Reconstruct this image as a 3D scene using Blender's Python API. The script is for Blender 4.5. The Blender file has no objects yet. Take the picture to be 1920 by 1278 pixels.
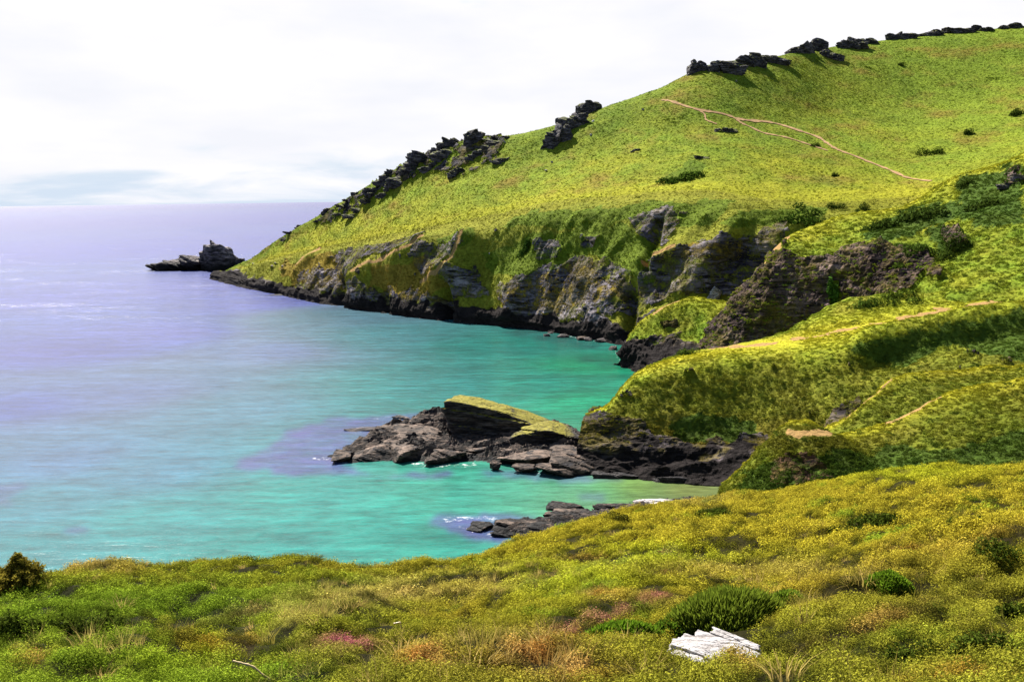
import bpy, bmesh, math, random
import numpy as np
from mathutils import Vector, Matrix
from mathutils.bvhtree import BVHTree

R = math.radians
S = bpy.context.scene
COL = S.collection
random.seed(7)
RNG = np.random.default_rng(11)

# ------------------------------------------------------------------ camera
W, H = 1920.0, 1278.0
FPX = 1844.0
CAMZ = 45.0
ROLL = 0.0131
PITCH = math.atan((639.0 - 373.4) / FPX)
Fv = np.array([0, math.cos(PITCH), -math.sin(PITCH)])
R0 = np.array([1.0, 0, 0])
U0 = np.cross(R0, Fv)
Uv = U0 * math.cos(ROLL) + R0 * math.sin(ROLL)
Rv = R0 * math.cos(ROLL) - U0 * math.sin(ROLL)
cam_d = bpy.data.cameras.new('camera')
cam = bpy.data.objects.new('camera', cam_d)
COL.objects.link(cam)
M = Matrix.Identity(4)
for i in range(3):
    M[i][0], M[i][1], M[i][2] = Rv[i], Uv[i], -Fv[i]
M[2][3] = CAMZ
cam.matrix_world = M
cam_d.sensor_width = 36
cam_d.lens = 36 * FPX / W
cam_d.clip_start = 0.3
cam_d.clip_end = 200000
S.camera = cam

# ------------------------------------------------------------------ light
SUN_EL, SUN_AZ = R(49), R(-30)           # azimuth measured from +Y towards +X
sdir = Vector((math.sin(SUN_AZ) * math.cos(SUN_EL), math.cos(SUN_AZ) * math.cos(SUN_EL), math.sin(SUN_EL)))
sl = bpy.data.lights.new('sun', 'SUN')
sl.energy = 5.0
sl.angle = R(0.5)
sl.color = (1.0, 0.95, 0.86)
so = bpy.data.objects.new('sun', sl)
so.rotation_euler = sdir.to_track_quat('Z', 'Y').to_euler()
COL.objects.link(so)

S.view_settings.view_transform = 'Standard'
S.view_settings.look = 'None'
S.view_settings.gamma = 1
S.view_settings.exposure = 1.6

wd = bpy.data.worlds.new('World')
S.world = wd
wd.use_nodes = True
nt = wd.node_tree
nt.nodes.clear()
N = nt.nodes.new
L = nt.links.new
out = N('ShaderNodeOutputWorld')
bg = N('ShaderNodeBackground')
sky = N('ShaderNodeTexSky')
sky.sky_type = 'NISHITA'
sky.sun_disc = False
sky.sun_elevation = SUN_EL
sky.sun_rotation = SUN_AZ
sky.air_density = 1.0
sky.dust_density = 0.6
bg.inputs['Strength'].default_value = 0.1
tc = N('ShaderNodeTexCoord')
sep = N('ShaderNodeSeparateXYZ')
L(tc.outputs['Generated'], sep.inputs[0])


def math_node(op, a, b=None, c=None, clamp=False):
    n = N('ShaderNodeMath')
    n.operation = op
    n.use_clamp = clamp
    for i, v in enumerate((a, b, c)):
        if v is None:
            continue
        if isinstance(v, (int, float)):
            n.inputs[i].default_value = v
        else:
            L(v, n.inputs[i])
    return n.outputs[0]


# flatten the direction so that cloud banks lie in layers seen from below
zz = math_node('ADD', math_node('MAXIMUM', sep.outputs['Z'], 0.0), 0.10)
cx = math_node('DIVIDE', sep.outputs['X'], zz)
cy = math_node('DIVIDE', sep.outputs['Y'], zz)
cmb = N('ShaderNodeCombineXYZ')
az = math_node('ARCTAN2', sep.outputs['X'], sep.outputs['Y'])
L(math_node('MULTIPLY', az, 2.6), cmb.inputs[0])
L(math_node('MULTIPLY', math_node('POWER', math_node('MAXIMUM', sep.outputs['Z'], 0.0), 0.75), 7.0), cmb.inputs[1])
cn = N('ShaderNodeTexNoise')
cn.inputs['Scale'].default_value = 2.6
cn.inputs['Detail'].default_value = 8
cn.inputs['Roughness'].default_value = 0.55
cn.inputs['Distortion'].default_value = 0.4
L(cmb.outputs[0], cn.inputs['Vector'])
# cloud cover: thick bank in front, unseen sky overhead and behind kept blue to cut ambient light
elev = sep.outputs['Z']
front = N('ShaderNodeMapRange')
L(sep.outputs['Y'], front.inputs[0])
front.inputs[1].default_value = -0.2
front.inputs[2].default_value = 0.75
front.inputs[3].default_value = -0.34
front.inputs[4].default_value = 0.26
low = N('ShaderNodeMapRange')
L(elev, low.inputs[0])
low.inputs[1].default_value = 0.0
low.inputs[2].default_value = 0.07
low.inputs[3].default_value = -0.28
low.inputs[4].default_value = 0.10
top = N('ShaderNodeMapRange')
L(elev, top.inputs[0])
top.inputs[1].default_value = 0.28
top.inputs[2].default_value = 0.6
top.inputs[3].default_value = 0.0
top.inputs[4].default_value = -0.6
cov = math_node('ADD', math_node('ADD', cn.outputs['Fac'], front.outputs[0]), math_node('ADD', low.outputs[0], top.outputs[0]))
cr = N('ShaderNodeMapRange')
cr.interpolation_type = 'SMOOTHSTEP'
L(cov, cr.inputs[0])
cr.inputs[1].default_value = 0.44
cr.inputs[2].default_value = 0.74
# cloud colour: white to a faint lilac grey
cn2 = N('ShaderNodeTexNoise')
cn2.inputs['Scale'].default_value = 1.7
cn2.inputs['Detail'].default_value = 7
cn2.inputs['Roughness'].default_value = 0.5
L(cmb.outputs[0], cn2.inputs['Vector'])
ccr = N('ShaderNodeValToRGB')
ccr.color_ramp.elements[0].position = 0.36
ccr.color_ramp.elements[0].color = (3.02, 3.06, 3.26, 1)
ccr.color_ramp.elements[1].position = 0.58
ccr.color_ramp.elements[1].color = (3.4, 3.36, 3.45, 1)
L(cn2.outputs['Fac'], ccr.inputs[0])
mx = N('ShaderNodeMix')
mx.data_type = 'RGBA'
L(cr.outputs[0], mx.inputs['Factor'])
hsv = N('ShaderNodeHueSaturation')
hsv.inputs['Saturation'].default_value = 1.0
hsv.inputs['Value'].default_value = 0.5
L(sky.outputs[0], hsv.inputs['Color'])
hz = N('ShaderNodeMix')          # pale blue air low over the sea
hz.data_type = 'RGBA'
hzf = N('ShaderNodeMapRange')
L(elev, hzf.inputs[0])
hzf.inputs[1].default_value = 0.30
hzf.inputs[2].default_value = 0.02
L(hzf.outputs[0], hz.inputs['Factor'])
L(hsv.outputs[0], hz.inputs['A'])
hz.inputs['B'].default_value = (2.25, 2.6, 3.05, 1)
L(hz.outputs['Result'], mx.inputs['A'])
L(ccr.outputs[0], mx.inputs['B'])
L(mx.outputs['Result'], bg.inputs['Color'])
L(bg.outputs[0], out.inputs[0])


# ------------------------------------------------------------------ projection helpers
def ray(px, py):
    px = np.asarray(px, float)
    py = np.asarray(py, float)
    a = (px - W / 2) / FPX
    b = -(py - H / 2) / FPX
    return Fv + a[..., None] * Rv + b[..., None] * Uv


def P(px, py, d):
    r = ray(px, py)
    return np.array([0, 0, CAMZ]) + r * (d / r[1])


def PZ(px, py, z=0.0):
    r = ray(px, py)
    return np.array([0, 0, CAMZ]) + r * ((z - CAMZ) / r[2])


def project(p):
    q = p - np.array([0, 0, CAMZ])
    dep = q @ Fv
    dep = np.where(dep < 0.5, 0.5, dep)
    return W / 2 + FPX * (q @ Rv) / dep, H / 2 - FPX * (q @ Uv) / dep


# ------------------------------------------------------------------ noise
_perm = np.random.default_rng(3).permutation(256)
_perm = np.concatenate([_perm, _perm, _perm])
_g = np.random.default_rng(4).normal(size=(256, 3))
_g /= np.linalg.norm(_g, axis=1)[:, None]


def perlin(p):
    p = np.asarray(p, float)
    i = np.floor(p).astype(int)
    f = p - i
    i &= 255
    u = f * f * f * (f * (f * 6 - 15) + 10)
    res = 0
    for dx in (0, 1):
        wx = u[..., 0] if dx else 1 - u[..., 0]
        for dy in (0, 1):
            wy = u[..., 1] if dy else 1 - u[..., 1]
            for dz in (0, 1):
                wz = u[..., 2] if dz else 1 - u[..., 2]
                h = _perm[_perm[_perm[(i[..., 0] + dx) & 255] + ((i[..., 1] + dy) & 255)] + ((i[..., 2] + dz) & 255)]
                g = _g[h]
                dot = g[..., 0] * (f[..., 0] - dx) + g[..., 1] * (f[..., 1] - dy) + g[..., 2] * (f[..., 2] - dz)
                res = res + wx * wy * wz * dot
    return res * 1.5


def fbm(p, sc=1.0, oc=4, gain=0.5, ridged=False, off=0.0):
    p = np.asarray(p) * sc + off
    a, r, t = 1.0, 0, 0
    for k in range(oc):
        n = perlin(p + 17.3 * k)
        if ridged:
            n = 1 - 2 * np.abs(n)
        r = r + a * n
        t += a
        a *= gain
        p = p * 2.03
    return r / t


def sstep(a, b, x):
    t = np.clip((x - a) / (b - a), 0, 1)
    return t * t * (3 - 2 * t)


def inpoly(px, py, poly):
    c = np.zeros(px.shape, bool)
    n = len(poly)
    for k in range(n):
        x1, y1 = poly[k]
        x2, y2 = poly[(k + 1) % n]
        if y1 == y2:
            continue
        m = ((y1 > py) != (y2 > py)) & (px < (x2 - x1) * (py - y1) / (y2 - y1) + x1)
        c ^= m
    return c


def polydist(px, py, line):
    d = np.full(px.shape, 1e9)
    for (x1, y1), (x2, y2) in zip(line[:-1], line[1:]):
        vx, vy = x2 - x1, y2 - y1
        t = np.clip(((px - x1) * vx + (py - y1) * vy) / (vx * vx + vy * vy), 0, 1)
        d = np.minimum(d, np.hypot(px - x1 - t * vx, py - y1 - t * vy))
    return d


# ------------------------------------------------------------------ mesh helpers
def mesh_np(name, verts, faces, mat, smooth=True, attrs=None):
    me = bpy.data.meshes.new(name)
    verts = np.asarray(verts, np.float32)
    faces = np.asarray(faces, np.int32)
    k = faces.shape[1]
    me.vertices.add(len(verts))
    me.vertices.foreach_set('co', verts.ravel())
    me.loops.add(faces.size)
    me.loops.foreach_set('vertex_index', faces.ravel())
    me.polygons.add(len(faces))
    me.polygons.foreach_set('loop_start', np.arange(0, faces.size, k, dtype=np.int32))
    if hasattr(smooth, '__len__'):
        me.polygons.foreach_set('use_smooth', np.asarray(smooth, bool))
    else:
        me.polygons.foreach_set('use_smooth', np.full(len(faces), smooth))
    for an, av in (attrs or {}).items():
        av = np.asarray(av, np.float32)
        if av.ndim == 1:
            a = me.attributes.new(an, 'FLOAT', 'POINT')
            a.data.foreach_set('value', av)
        else:
            if av.shape[1] == 3:
                av = np.concatenate([av, np.ones((len(av), 1), np.float32)], 1)
            a = me.attributes.new(an, 'FLOAT_COLOR', 'POINT')
            a.data.foreach_set('color', av.ravel())
    me.update(calc_edges=True)
    me.validate()
    if mat:
        me.materials.append(mat)
    return me


def link(name, me, parent=None):
    o = bpy.data.objects.new(name, me)
    COL.objects.link(o)
    if parent:
        o.parent = parent
    return o


def tag(o, label=None, cat=None, group=None, kind=None):
    if label:
        o['label'] = label
    if cat:
        o['category'] = cat
    if group:
        o['group'] = group
    if kind:
        o['kind'] = kind
    return o


def grid_faces(nv, nu):
    i = np.arange(nv * nu).reshape(nv, nu)
    return np.stack([i[:-1, :-1], i[:-1, 1:], i[1:, 1:], i[1:, :-1]], -1).reshape(-1, 4)


def mono(Y, tq):
    """monotone cubic through Y (n, ...) at integer knots"""
    n = len(Y)
    d = Y[1:] - Y[:-1]
    m = np.zeros_like(Y)
    if n > 2:
        a, b = d[:-1], d[1:]
        with np.errstate(divide='ignore', invalid='ignore'):
            hm = 2 * a * b / (a + b)
        m[1:-1] = np.where(a * b > 0, hm, 0)
    m[0] = d[0]
    m[-1] = d[-1]
    i = np.clip(np.floor(tq).astype(int), 0, n - 2)
    t = (tq - i).reshape((-1,) + (1,) * (Y.ndim - 1))
    h00 = 2 * t ** 3 - 3 * t ** 2 + 1
    h10 = t ** 3 - 2 * t ** 2 + t
    h01 = -2 * t ** 3 + 3 * t ** 2
    h11 = t ** 3 - t ** 2
    return h00 * Y[i] + h10 * m[i] + h01 * Y[i + 1] + h11 * m[i + 1]


def tq_from(counts):
    t = []
    for k, c in enumerate(counts):
        t.extend(k + np.arange(c) / c)
    t.append(len(counts))
    return np.array(t)


def grid_normals(G):
    du = np.gradient(G, axis=1)
    dv = np.gradient(G, axis=0)
    n = np.cross(du, dv)
    n /= np.linalg.norm(n, axis=2)[..., None] + 1e-9
    return n


# ------------------------------------------------------------------ materials
def new_mat(name):
    m = bpy.data.materials.new(name)
    m.use_nodes = True
    m.node_tree.nodes.clear()
    return m


class NB:
    """small node builder"""
    def __init__(s, m):
        s.t = m.node_tree

    def n(s, ty, **kw):
        x = s.t.nodes.new(ty)
        for k, v in kw.items():
            setattr(x, k, v)
        return x

    def l(s, a, b):
        s.t.links.new(a, b)

    def mth(s, op, a, b=None, clamp=False):
        x = s.n('ShaderNodeMath', operation=op, use_clamp=clamp)
        for i, v in enumerate((a, b)):
            if v is None:
                continue
            if isinstance(v, (int, float)):
                x.inputs[i].default_value = v
            else:
                s.l(v, x.inputs[i])
        return x.outputs[0]

    def mix(s, f, a, b, blend='MIX'):
        x = s.n('ShaderNodeMix', data_type='RGBA', blend_type=blend)
        for k, v in (('Factor', f), ('A', a), ('B', b)):
            if isinstance(v, (int, float)):
                x.inputs[k].default_value = v
            elif isinstance(v, tuple):
                x.inputs[k].default_value = v + (1,) if len(v) == 3 else v
            else:
                s.l(v, x.inputs[k])
        return x.outputs['Result']

    def noise(s, vec, scale, detail=5, rough=0.55, dist=0.0):
        x = s.n('ShaderNodeTexNoise')
        x.inputs['Scale'].default_value = scale
        x.inputs['Detail'].default_value = detail
        x.inputs['Roughness'].default_value = rough
        x.inputs['Distortion'].default_value = dist
        if vec is not None:
            s.l(vec, x.inputs['Vector'])
        return x.outputs['Fac']

    def ramp(s, v, a, b, lo=0.0, hi=1.0):
        x = s.n('ShaderNodeMapRange')
        s.l(v, x.inputs[0])
        for i, k in enumerate((a, b, lo, hi)):
            x.inputs[1 + i].default_value = k
        return x.outputs[0]

    def attr(s, name, ty='GEOMETRY'):
        x = s.n('ShaderNodeAttribute', attribute_name=name, attribute_type=ty)
        return x

    def mapping(s, vec, scale, rot=(0, 0, 0)):
        x = s.n('ShaderNodeMapping')
        x.inputs['Scale'].default_value = scale
        x.inputs['Rotation'].default_value = rot
        s.l(vec, x.inputs['Vector'])
        return x.outputs[0]


def rock_nodes(b, vec, base, scale, wet=None):
    """layered slate: returns colour, height"""
    strata = b.mapping(vec, (0.35 * scale, 0.5 * scale, 2.2 * scale), (R(24), R(-16), 0))
    n1 = b.noise(strata, 1.0, 8, 0.62, 0.5)
    n2 = b.noise(vec, 0.9 * scale, 7, 0.6)
    n3 = b.noise(vec, 5.0 * scale, 4, 0.6)
    tone = b.ramp(n1, 0.34, 0.68, 0.25, 1.75)
    tone2 = b.ramp(n2, 0.3, 0.7, 0.6, 1.4)
    tt = b.mth('MULTIPLY', tone, tone2)
    x = b.n('ShaderNodeVectorMath', operation='SCALE')
    if isinstance(base, tuple):
        x.inputs[0].default_value = base
    else:
        b.l(base, x.inputs[0])
    b.l(tt, x.inputs['Scale'])
    col = x.outputs[0]
    lich = b.mth('MULTIPLY', b.ramp(n3, 0.60, 0.72), b.ramp(n2, 0.5, 0.62))
    col = b.mix(b.mth('MULTIPLY', lich, 0.55), col, (0.30, 0.28, 0.27))
    crack = b.ramp(b.noise(strata, 2.6, 6, 0.65, 0.8), 0.40, 0.5)
    col = b.mix(b.mth('SUBTRACT', 1.0, crack), col, (0.012, 0.010, 0.012))
    hgt = b.mth('ADD', b.mth('MULTIPLY', n1, 1.0), b.mth('MULTIPLY', n3, 0.25))
    hgt = b.mth('ADD', hgt, b.mth('MULTIPLY', crack, 0.4))
    return col, hgt


def land_material(name, grass_scale, rock_scale, bump_g, bump_r, moss=0.5):
    m = new_mat(name)
    b = NB(m)
    o = b.n('ShaderNodeOutputMaterial')
    pr = b.n('ShaderNodeBsdfPrincipled')
    pr.inputs['Roughness'].default_value = 0.9
    pr.inputs['Specular IOR Level'].default_value = 0.04
    pos = b.n('ShaderNodeNewGeometry').outputs['Position']
    g = b.attr('gcol').outputs['Color']
    rc = b.attr('rcol').outputs['Color']
    mk = b.n('ShaderNodeSeparateColor')
    b.l(b.attr('mask').outputs['Color'], mk.inputs[0])
    nf = b.noise(pos, grass_scale, 6, 0.65)
    nc = b.noise(pos, grass_scale * 0.22, 4, 0.6)
    gs = b.n('ShaderNodeVectorMath', operation='SCALE')
    b.l(g, gs.inputs[0])
    b.l(b.mth('MULTIPLY', b.ramp(nf, 0.3, 0.72, 0.6, 1.35), b.ramp(nc, 0.3, 0.7, 0.8, 1.2)), gs.inputs['Scale'])
    rcol, rh = rock_nodes(b, pos, rc, rock_scale)
    ln = b.mth('ADD', b.mth('MULTIPLY', b.noise(pos, rock_scale * 0.5, 6, 0.65), 0.7), b.mth('MULTIPLY', b.noise(pos, rock_scale * 3.2, 4, 0.6), 0.3))
    rcol = b.mix(b.mth('MULTIPLY', b.ramp(ln, 0.47, 0.60), moss), rcol, b.mix(nf, (0.045, 0.042, 0.008), (0.19, 0.14, 0.022)))
    # ragged edge between turf and rock
    edge = b.mth('ADD', mk.outputs[0], b.mth('MULTIPLY', b.mth('SUBTRACT', b.noise(pos, rock_scale * 1.6, 6, 0.7), 0.5), 1.3))
    rf = b.ramp(edge, 0.42, 0.58)
    col = b.mix(rf, gs.outputs[0], rcol)
    dirt = b.mix(b.noise(pos, 1.4, 5, 0.7), (0.16, 0.085, 0.03), (0.36, 0.235, 0.09))
    df = b.ramp(b.mth('ADD', mk.outputs[2], b.mth('MULTIPLY', b.mth('SUBTRACT', b.noise(pos, 1.1, 5, 0.7), 0.5), 0.7)), 0.4, 0.6)
    col = b.mix(df, col, dirt)
    wf = b.ramp(b.mth('ADD', mk.outputs[1], b.mth('MULTIPLY', b.mth('SUBTRACT', b.noise(pos, 0.8, 5, 0.7), 0.5), 0.8)), 0.35, 0.65)
    wetc = b.mix(b.noise(pos, 1.6, 6, 0.7), (0.004, 0.004, 0.005), (0.028, 0.022, 0.020))
    col = b.mix(wf, col, wetc)
    b.l(col, pr.inputs['Base Color'])
    bp = b.n('ShaderNodeBump')
    bp.inputs['Strength'].default_value = 0.9
    bp.inputs['Distance'].default_value = 1.0
    hg = b.mth('MULTIPLY', nf, bump_g)
    hr = b.mth('MULTIPLY', rh, bump_r)
    hm = b.n('ShaderNodeMix', data_type='FLOAT')
    b.l(rf, hm.inputs['Factor'])
    b.l(hg, hm.inputs['A'])
    b.l(hr, hm.inputs['B'])
    b.l(hm.outputs['Result'], bp.inputs['Height'])
    b.l(bp.outputs[0], pr.inputs['Normal'])
    b.l(pr.outputs[0], o.inputs[0])
    return m


def rock_material(name, base, scale, turf=None, turf_lo=0.55, wet_z=None, bump=0.35, turf_z=None):
    m = new_mat(name)
    b = NB(m)
    o = b.n('ShaderNodeOutputMaterial')
    pr = b.n('ShaderNodeBsdfPrincipled')
    pr.inputs['Roughness'].default_value = 0.8
    pr.inputs['Specular IOR Level'].default_value = 0.2
    ge = b.n('ShaderNodeNewGeometry')
    pos = ge.outputs['Position']
    col, h = rock_nodes(b, pos, base, scale)
    sp = b.n('ShaderNodeSeparateXYZ')
    b.l(pos, sp.inputs[0])
    if wet_z is not None:
        zz = b.mth('ADD', sp.outputs['Z'], b.mth('MULTIPLY', b.mth('SUBTRACT', b.noise(pos, 0.5, 5, 0.6), 0.5), -3.0))
        wf = b.ramp(zz, wet_z, wet_z * 0.4)
        col = b.mix(wf, col, (0.007, 0.006, 0.006))
    if turf is not None:
        ns = b.n('ShaderNodeSeparateXYZ')
        b.l(ge.outputs['Normal'], ns.inputs[0])
        t = b.mth('ADD', ns.outputs['Z'], b.mth('MULTIPLY', b.mth('SUBTRACT', b.noise(pos, scale * 1.2, 6, 0.65), 0.5), 1.1))
        tf = b.ramp(t, turf_lo, turf_lo + 0.12)
        if turf_z is not None:
            tf = b.mth('MULTIPLY', tf, b.ramp(sp.outputs['Z'], turf_z, turf_z + 0.8))
        tcol = b.mix(b.noise(pos, scale * 5, 5, 0.7), tuple(c * 0.45 for c in turf), tuple(c * 1.4 for c in turf))
        col = b.mix(tf, col, tcol)
    b.l(col, pr.inputs['Base Color'])
    bp = b.n('ShaderNodeBump')
    bp.inputs['Strength'].default_value = 1.0
    bp.inputs['Distance'].default_value = bump / scale
    b.l(h, bp.inputs['Height'])
    b.l(bp.outputs[0], pr.inputs['Normal'])
    b.l(pr.outputs[0], o.inputs[0])
    return m


def leaf_material(name, instancer=True, base=(0.1, 0.15, 0.02), trans=0.35, var=0.5):
    m = new_mat(name)
    b = NB(m)
    o = b.n('ShaderNodeOutputMaterial')
    df = b.n('ShaderNodeBsdfDiffuse')
    tr = b.n('ShaderNodeBsdfTranslucent')
    mxs = b.n('ShaderNodeMixShader')
    mxs.inputs[0].default_value = trans
    lt = b.attr('leaf').outputs['Fac']            # per-leaf tone stored on the plant mesh
    if instancer:
        c = b.attr('tint', 'INSTANCER').outputs['Color']
    else:
        c = b.n('ShaderNodeRGB')
        c.outputs[0].default_value = base + (1,)
        c = c.outputs[0]
    sc = b.n('ShaderNodeVectorMath', operation='SCALE')
    b.l(c, sc.inputs[0])
    b.l(b.ramp(lt, 0, 1, 1 - var, 1 + var), sc.inputs['Scale'])
    b.l(sc.outputs[0], df.inputs['Color'])
    b.l(sc.outputs[0], tr.inputs['Color'])
    b.l(df.outputs[0], mxs.inputs[1])
    b.l(tr.outputs[0], mxs.inputs[2])
    b.l(mxs.outputs[0], o.inputs[0])
    return m


MAT_HILL = land_material('hillside_turf_and_slate', 0.9, 0.16, 0.8, 1.3, 0.7)
MAT_SPUR = land_material('spur_turf_and_slate', 1.6, 0.30, 0.5, 1.0, 0.75)
MAT_FORE = land_material('heath_soil', 5.0, 0.8, 0.1, 0.2)

# ------------------------------------------------------------------ palette (linear)
YEL = np.array([0.27, 0.245, 0.014])
LIME = np.array([0.178, 0.186, 0.015])
GRN = np.array([0.085, 0.135, 0.010])
DGR = np.array([0.030, 0.060, 0.008])
OCH = np.array([0.24, 0.18, 0.018])
OLV = np.array([0.13, 0.12, 0.015])
STR = np.array([0.46, 0.33, 0.11])
BRN = np.array([0.15, 0.075, 0.025])
HEA = np.array([0.22, 0.04, 0.085])
RUST = np.array([0.36, 0.13, 0.03])


def lerp(a, b, t):
    t = np.clip(t, 0, 1)[..., None]
    return a * (1 - t) + b * t


LANDS = []        # dense grids kept for scattering


def build_land(name, ctl, cu, cv, mat, colour, masks, disp, label=None):
    """ctl: rows x cols x 3 control points lofted into one dense sheet"""
    ctl = np.asarray(ctl, float)
    if name not in ('knoll', 'mound'):          # carry the land on past the right edge of the view
        e = ctl[:, -1:] + (ctl[:, -1:] - ctl[:, -2:-1]) * np.array([2.2, 0.3, 0.3])
        ctl = np.concatenate([ctl, e], 1)
        cu = list(cu) + [24]
    tv, tu = tq_from(cv), tq_from(cu)
    G = mono(ctl, tv)
    G = np.swapaxes(mono(np.swapaxes(G, 0, 1), tu), 0, 1)
    n = grid_normals(G)
    vv, uu = np.meshgrid(tv, tu, indexing='ij')
    px, py = project(G)
    info = dict(v=vv, u=uu, px=px, py=py, G=G, n=n)
    mk = masks(info)
    info['mask'] = mk
    G = G + disp(info)
    info['G'] = G
    info['n'] = grid_normals(G)
    info['px'], info['py'] = project(G)
    gc, rc = colour(info)
    nv, nu = vv.shape
    f = grid_faces(nv, nu)
    rockf = mk[..., 0].ravel()[f].mean(1) > 0.5
    me = mesh_np(name, G.reshape(-1, 3), f, mat, ~rockf,
                 {'mask': mk.reshape(-1, mk.shape[-1]), 'gcol': gc.reshape(-1, 3), 'rcol': rc.reshape(-1, 3)})
    o = link(name, me)
    tag(o, label, kind='structure')
    info['gc'] = gc
    info['name'] = name
    info['faces'] = f
    LANDS.append(info)
    return o


def soft_polys(px, py, G, polys, jit=14, sc=0.15, off=0):
    jx = fbm(G, sc, 4, 0.6, off=off) * jit
    jy = fbm(G, sc, 4, 0.6, off=off + 31.7) * jit
    m = np.zeros(px.shape)
    for p in polys:
        m = np.maximum(m, inpoly(px + jx, py + jy, p).astype(float))
    return m


# ================================================================== A. far headland
def sea(px, py):
    return PZ(px, py, 0.0)


colsA = [
    # waterline, wet top, mid cliff, cliff top, lower slope, upper slope, ridge     (px, py[, depth])
    [(398, 522), (402, 519, 592), (406, 517, 593), (410, 515, 594), (413, 513, 595), (416, 511, 596), (420, 508, 598)],
    [(450, 536), (454, 522, 545), (458, 512, 550), (462, 503, 555), (465, 496, 560), (467, 491, 565), (470, 484, 570)],
    [(520, 550), (524, 530, 492), (527, 505, 500), (530, 484, 508), (530, 470, 518), (530, 456, 530), (531, 443, 540)],
    [(600, 567), (603, 542, 448), (605, 505, 458), (605, 470, 470), (607, 447, 482), (608, 424, 496), (612, 394, 512)],
    [(680, 580), (680, 556, 413), (685, 508, 423), (690, 457, 436), (692, 425, 450), (696, 388, 470), (700, 343, 490)],
    [(760, 591), (760, 568, 390), (760, 508, 400), (765, 446, 414), (768, 405, 430), (772, 358, 452), (776, 298, 480)],
    [(850, 602), (850, 578, 370), (852, 510, 380), (855, 431, 394), (860, 382, 412), (864, 330, 436), (870, 266, 466)],
    [(950, 611), (950, 588, 353), (950, 500, 364), (950, 412, 378), (950, 365, 398), (950, 315, 424), (950, 255, 456)],
    [(1050, 623), (1050, 598, 334), (1050, 495, 346), (1050, 390, 361), (1050, 348, 384), (1050, 298, 414), (1050, 232, 450)],
    [(1140, 640), (1140, 606, 313), (1140, 495, 330), (1140, 383, 350), (1140, 338, 374), (1140, 280, 408), (1140, 198, 452)],
    [(1230, 652), (1230, 610, 301), (1230, 500, 319), (1230, 377, 341), (1230, 328, 367), (1230, 260, 404), (1230, 168, 458)],
    [(1330, 655), (1330, 600, 295), (1330, 490, 310), (1330, 374, 332), (1330, 318, 362), (1330, 240, 406), (1335, 122, 468)],
    [(1440, 650), (1440, 580, 297), (1440, 480, 309), (1440, 392, 326), (1450, 328, 360), (1450, 235, 415), (1455, 106, 490)],
    [(1560, 640, 290), (1560, 560, 300), (1560, 470, 312), (1560, 396, 325), (1570, 330, 362), (1580, 225, 435), (1585, 86, 535)],
    [(1700, 630, 290), (1700, 560, 300), (1700, 460, 314), (1700, 392, 328), (1720, 320, 372), (1740, 205, 455), (1750, 66, 556)],
    [(1920, 600, 290), (1920, 540, 300), (1920, 440, 312), (1920, 360, 325), (1920, 290, 372), (1920, 180, 460), (1920, 50, 562)],
    [(2200, 580, 285), (2200, 500, 300), (2200, 400, 312), (2200, 320, 325), (2200, 240, 372), (2200, 130, 460), (2200, 20, 562)],
]
rowsA = []
for r in range(7):
    row = []
    for c in colsA:
        q = c[r]
        row.append(sea(*q) if len(q) == 2 else P(*q))
    rowsA.append(np.array(row))
sub = rowsA[0] + np.array([-3, -9, -4.0])
zr = rowsA[6][:, 2]
drop = np.clip(zr, 4, 60)
b1 = rowsA[6] + np.stack([0 * drop + 6, drop * 0.5 + 8, -drop * 0.10], 1)
b2 = rowsA[6] + np.stack([0 * drop + 14, drop * 1.6 + 20, -drop * 0.7], 1)
b3 = np.stack([rowsA[6][:, 0] + 25, rowsA[6][:, 1] + drop * 2.4 + 40, 0 * drop - 4], 1)
ctlA = np.array([sub] + rowsA + [b1, b2, b3])

ROCK_A = [
    [(628, 478), (700, 462), (812, 452), (800, 476), (750, 488), (700, 502), (682, 525), (655, 545), (632, 520)],
    [(802, 470), (892, 456), (872, 498), (838, 522), (806, 532), (786, 512), (792, 480)],
    [(560, 510), (640, 500), (655, 560), (560, 545)],
    [(655, 540), (740, 545), (860, 556), (860, 585), (650, 570)],
    [(840, 512), (905, 510), (920, 560), (860, 570)],
    [(930, 552), (1010, 515), (1085, 485), (1180, 500), (1195, 585), (1100, 604), (960, 594)],
    [(1180, 418), (1270, 392), (1280, 440), (1245, 480), (1225, 468)],
    [(1010, 458), (1060, 455), (1055, 490), (1015, 492)],
    [(1188, 575), (1208, 512), (1285, 480), (1420, 448), (1470, 418), (1470, 455), (1400, 535), (1370, 565), (1290, 560), (1240, 580), (1200, 605)],
    [(1100, 450), (1130, 452), (1128, 478), (1100, 474)],
]
ROCK_RIDGE = [
    [(590, 415), (700, 352), (770, 300), (800, 300), (770, 330), (700, 372), (610, 425)],
    [(730, 330), (830, 275), (900, 262), (950, 258), (930, 300), (860, 330), (800, 320), (745, 345)],
]
DGREEN_A = [  # first patch paints the shade below the cliff-top edge into the grass
    [(940, 420), (1000, 396), (1110, 386), (1240, 376), (1380, 372), (1330, 420), (1290, 430), (1180, 410), (1120, 430), (1040, 430)],
    [(820, 440), (880, 428), (890, 450), (830, 475)],
    [(1000, 440), (1170, 420), (1240, 470), (1220, 540), (1110, 470), (1020, 520), (930, 520), (900, 480)],
    [(1240, 340), (1290, 300), (1330, 310), (1280, 345)],
    [(1340, 420), (1420, 392), (1560, 388), (1530, 420), (1470, 425), (1380, 430)],
]
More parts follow.
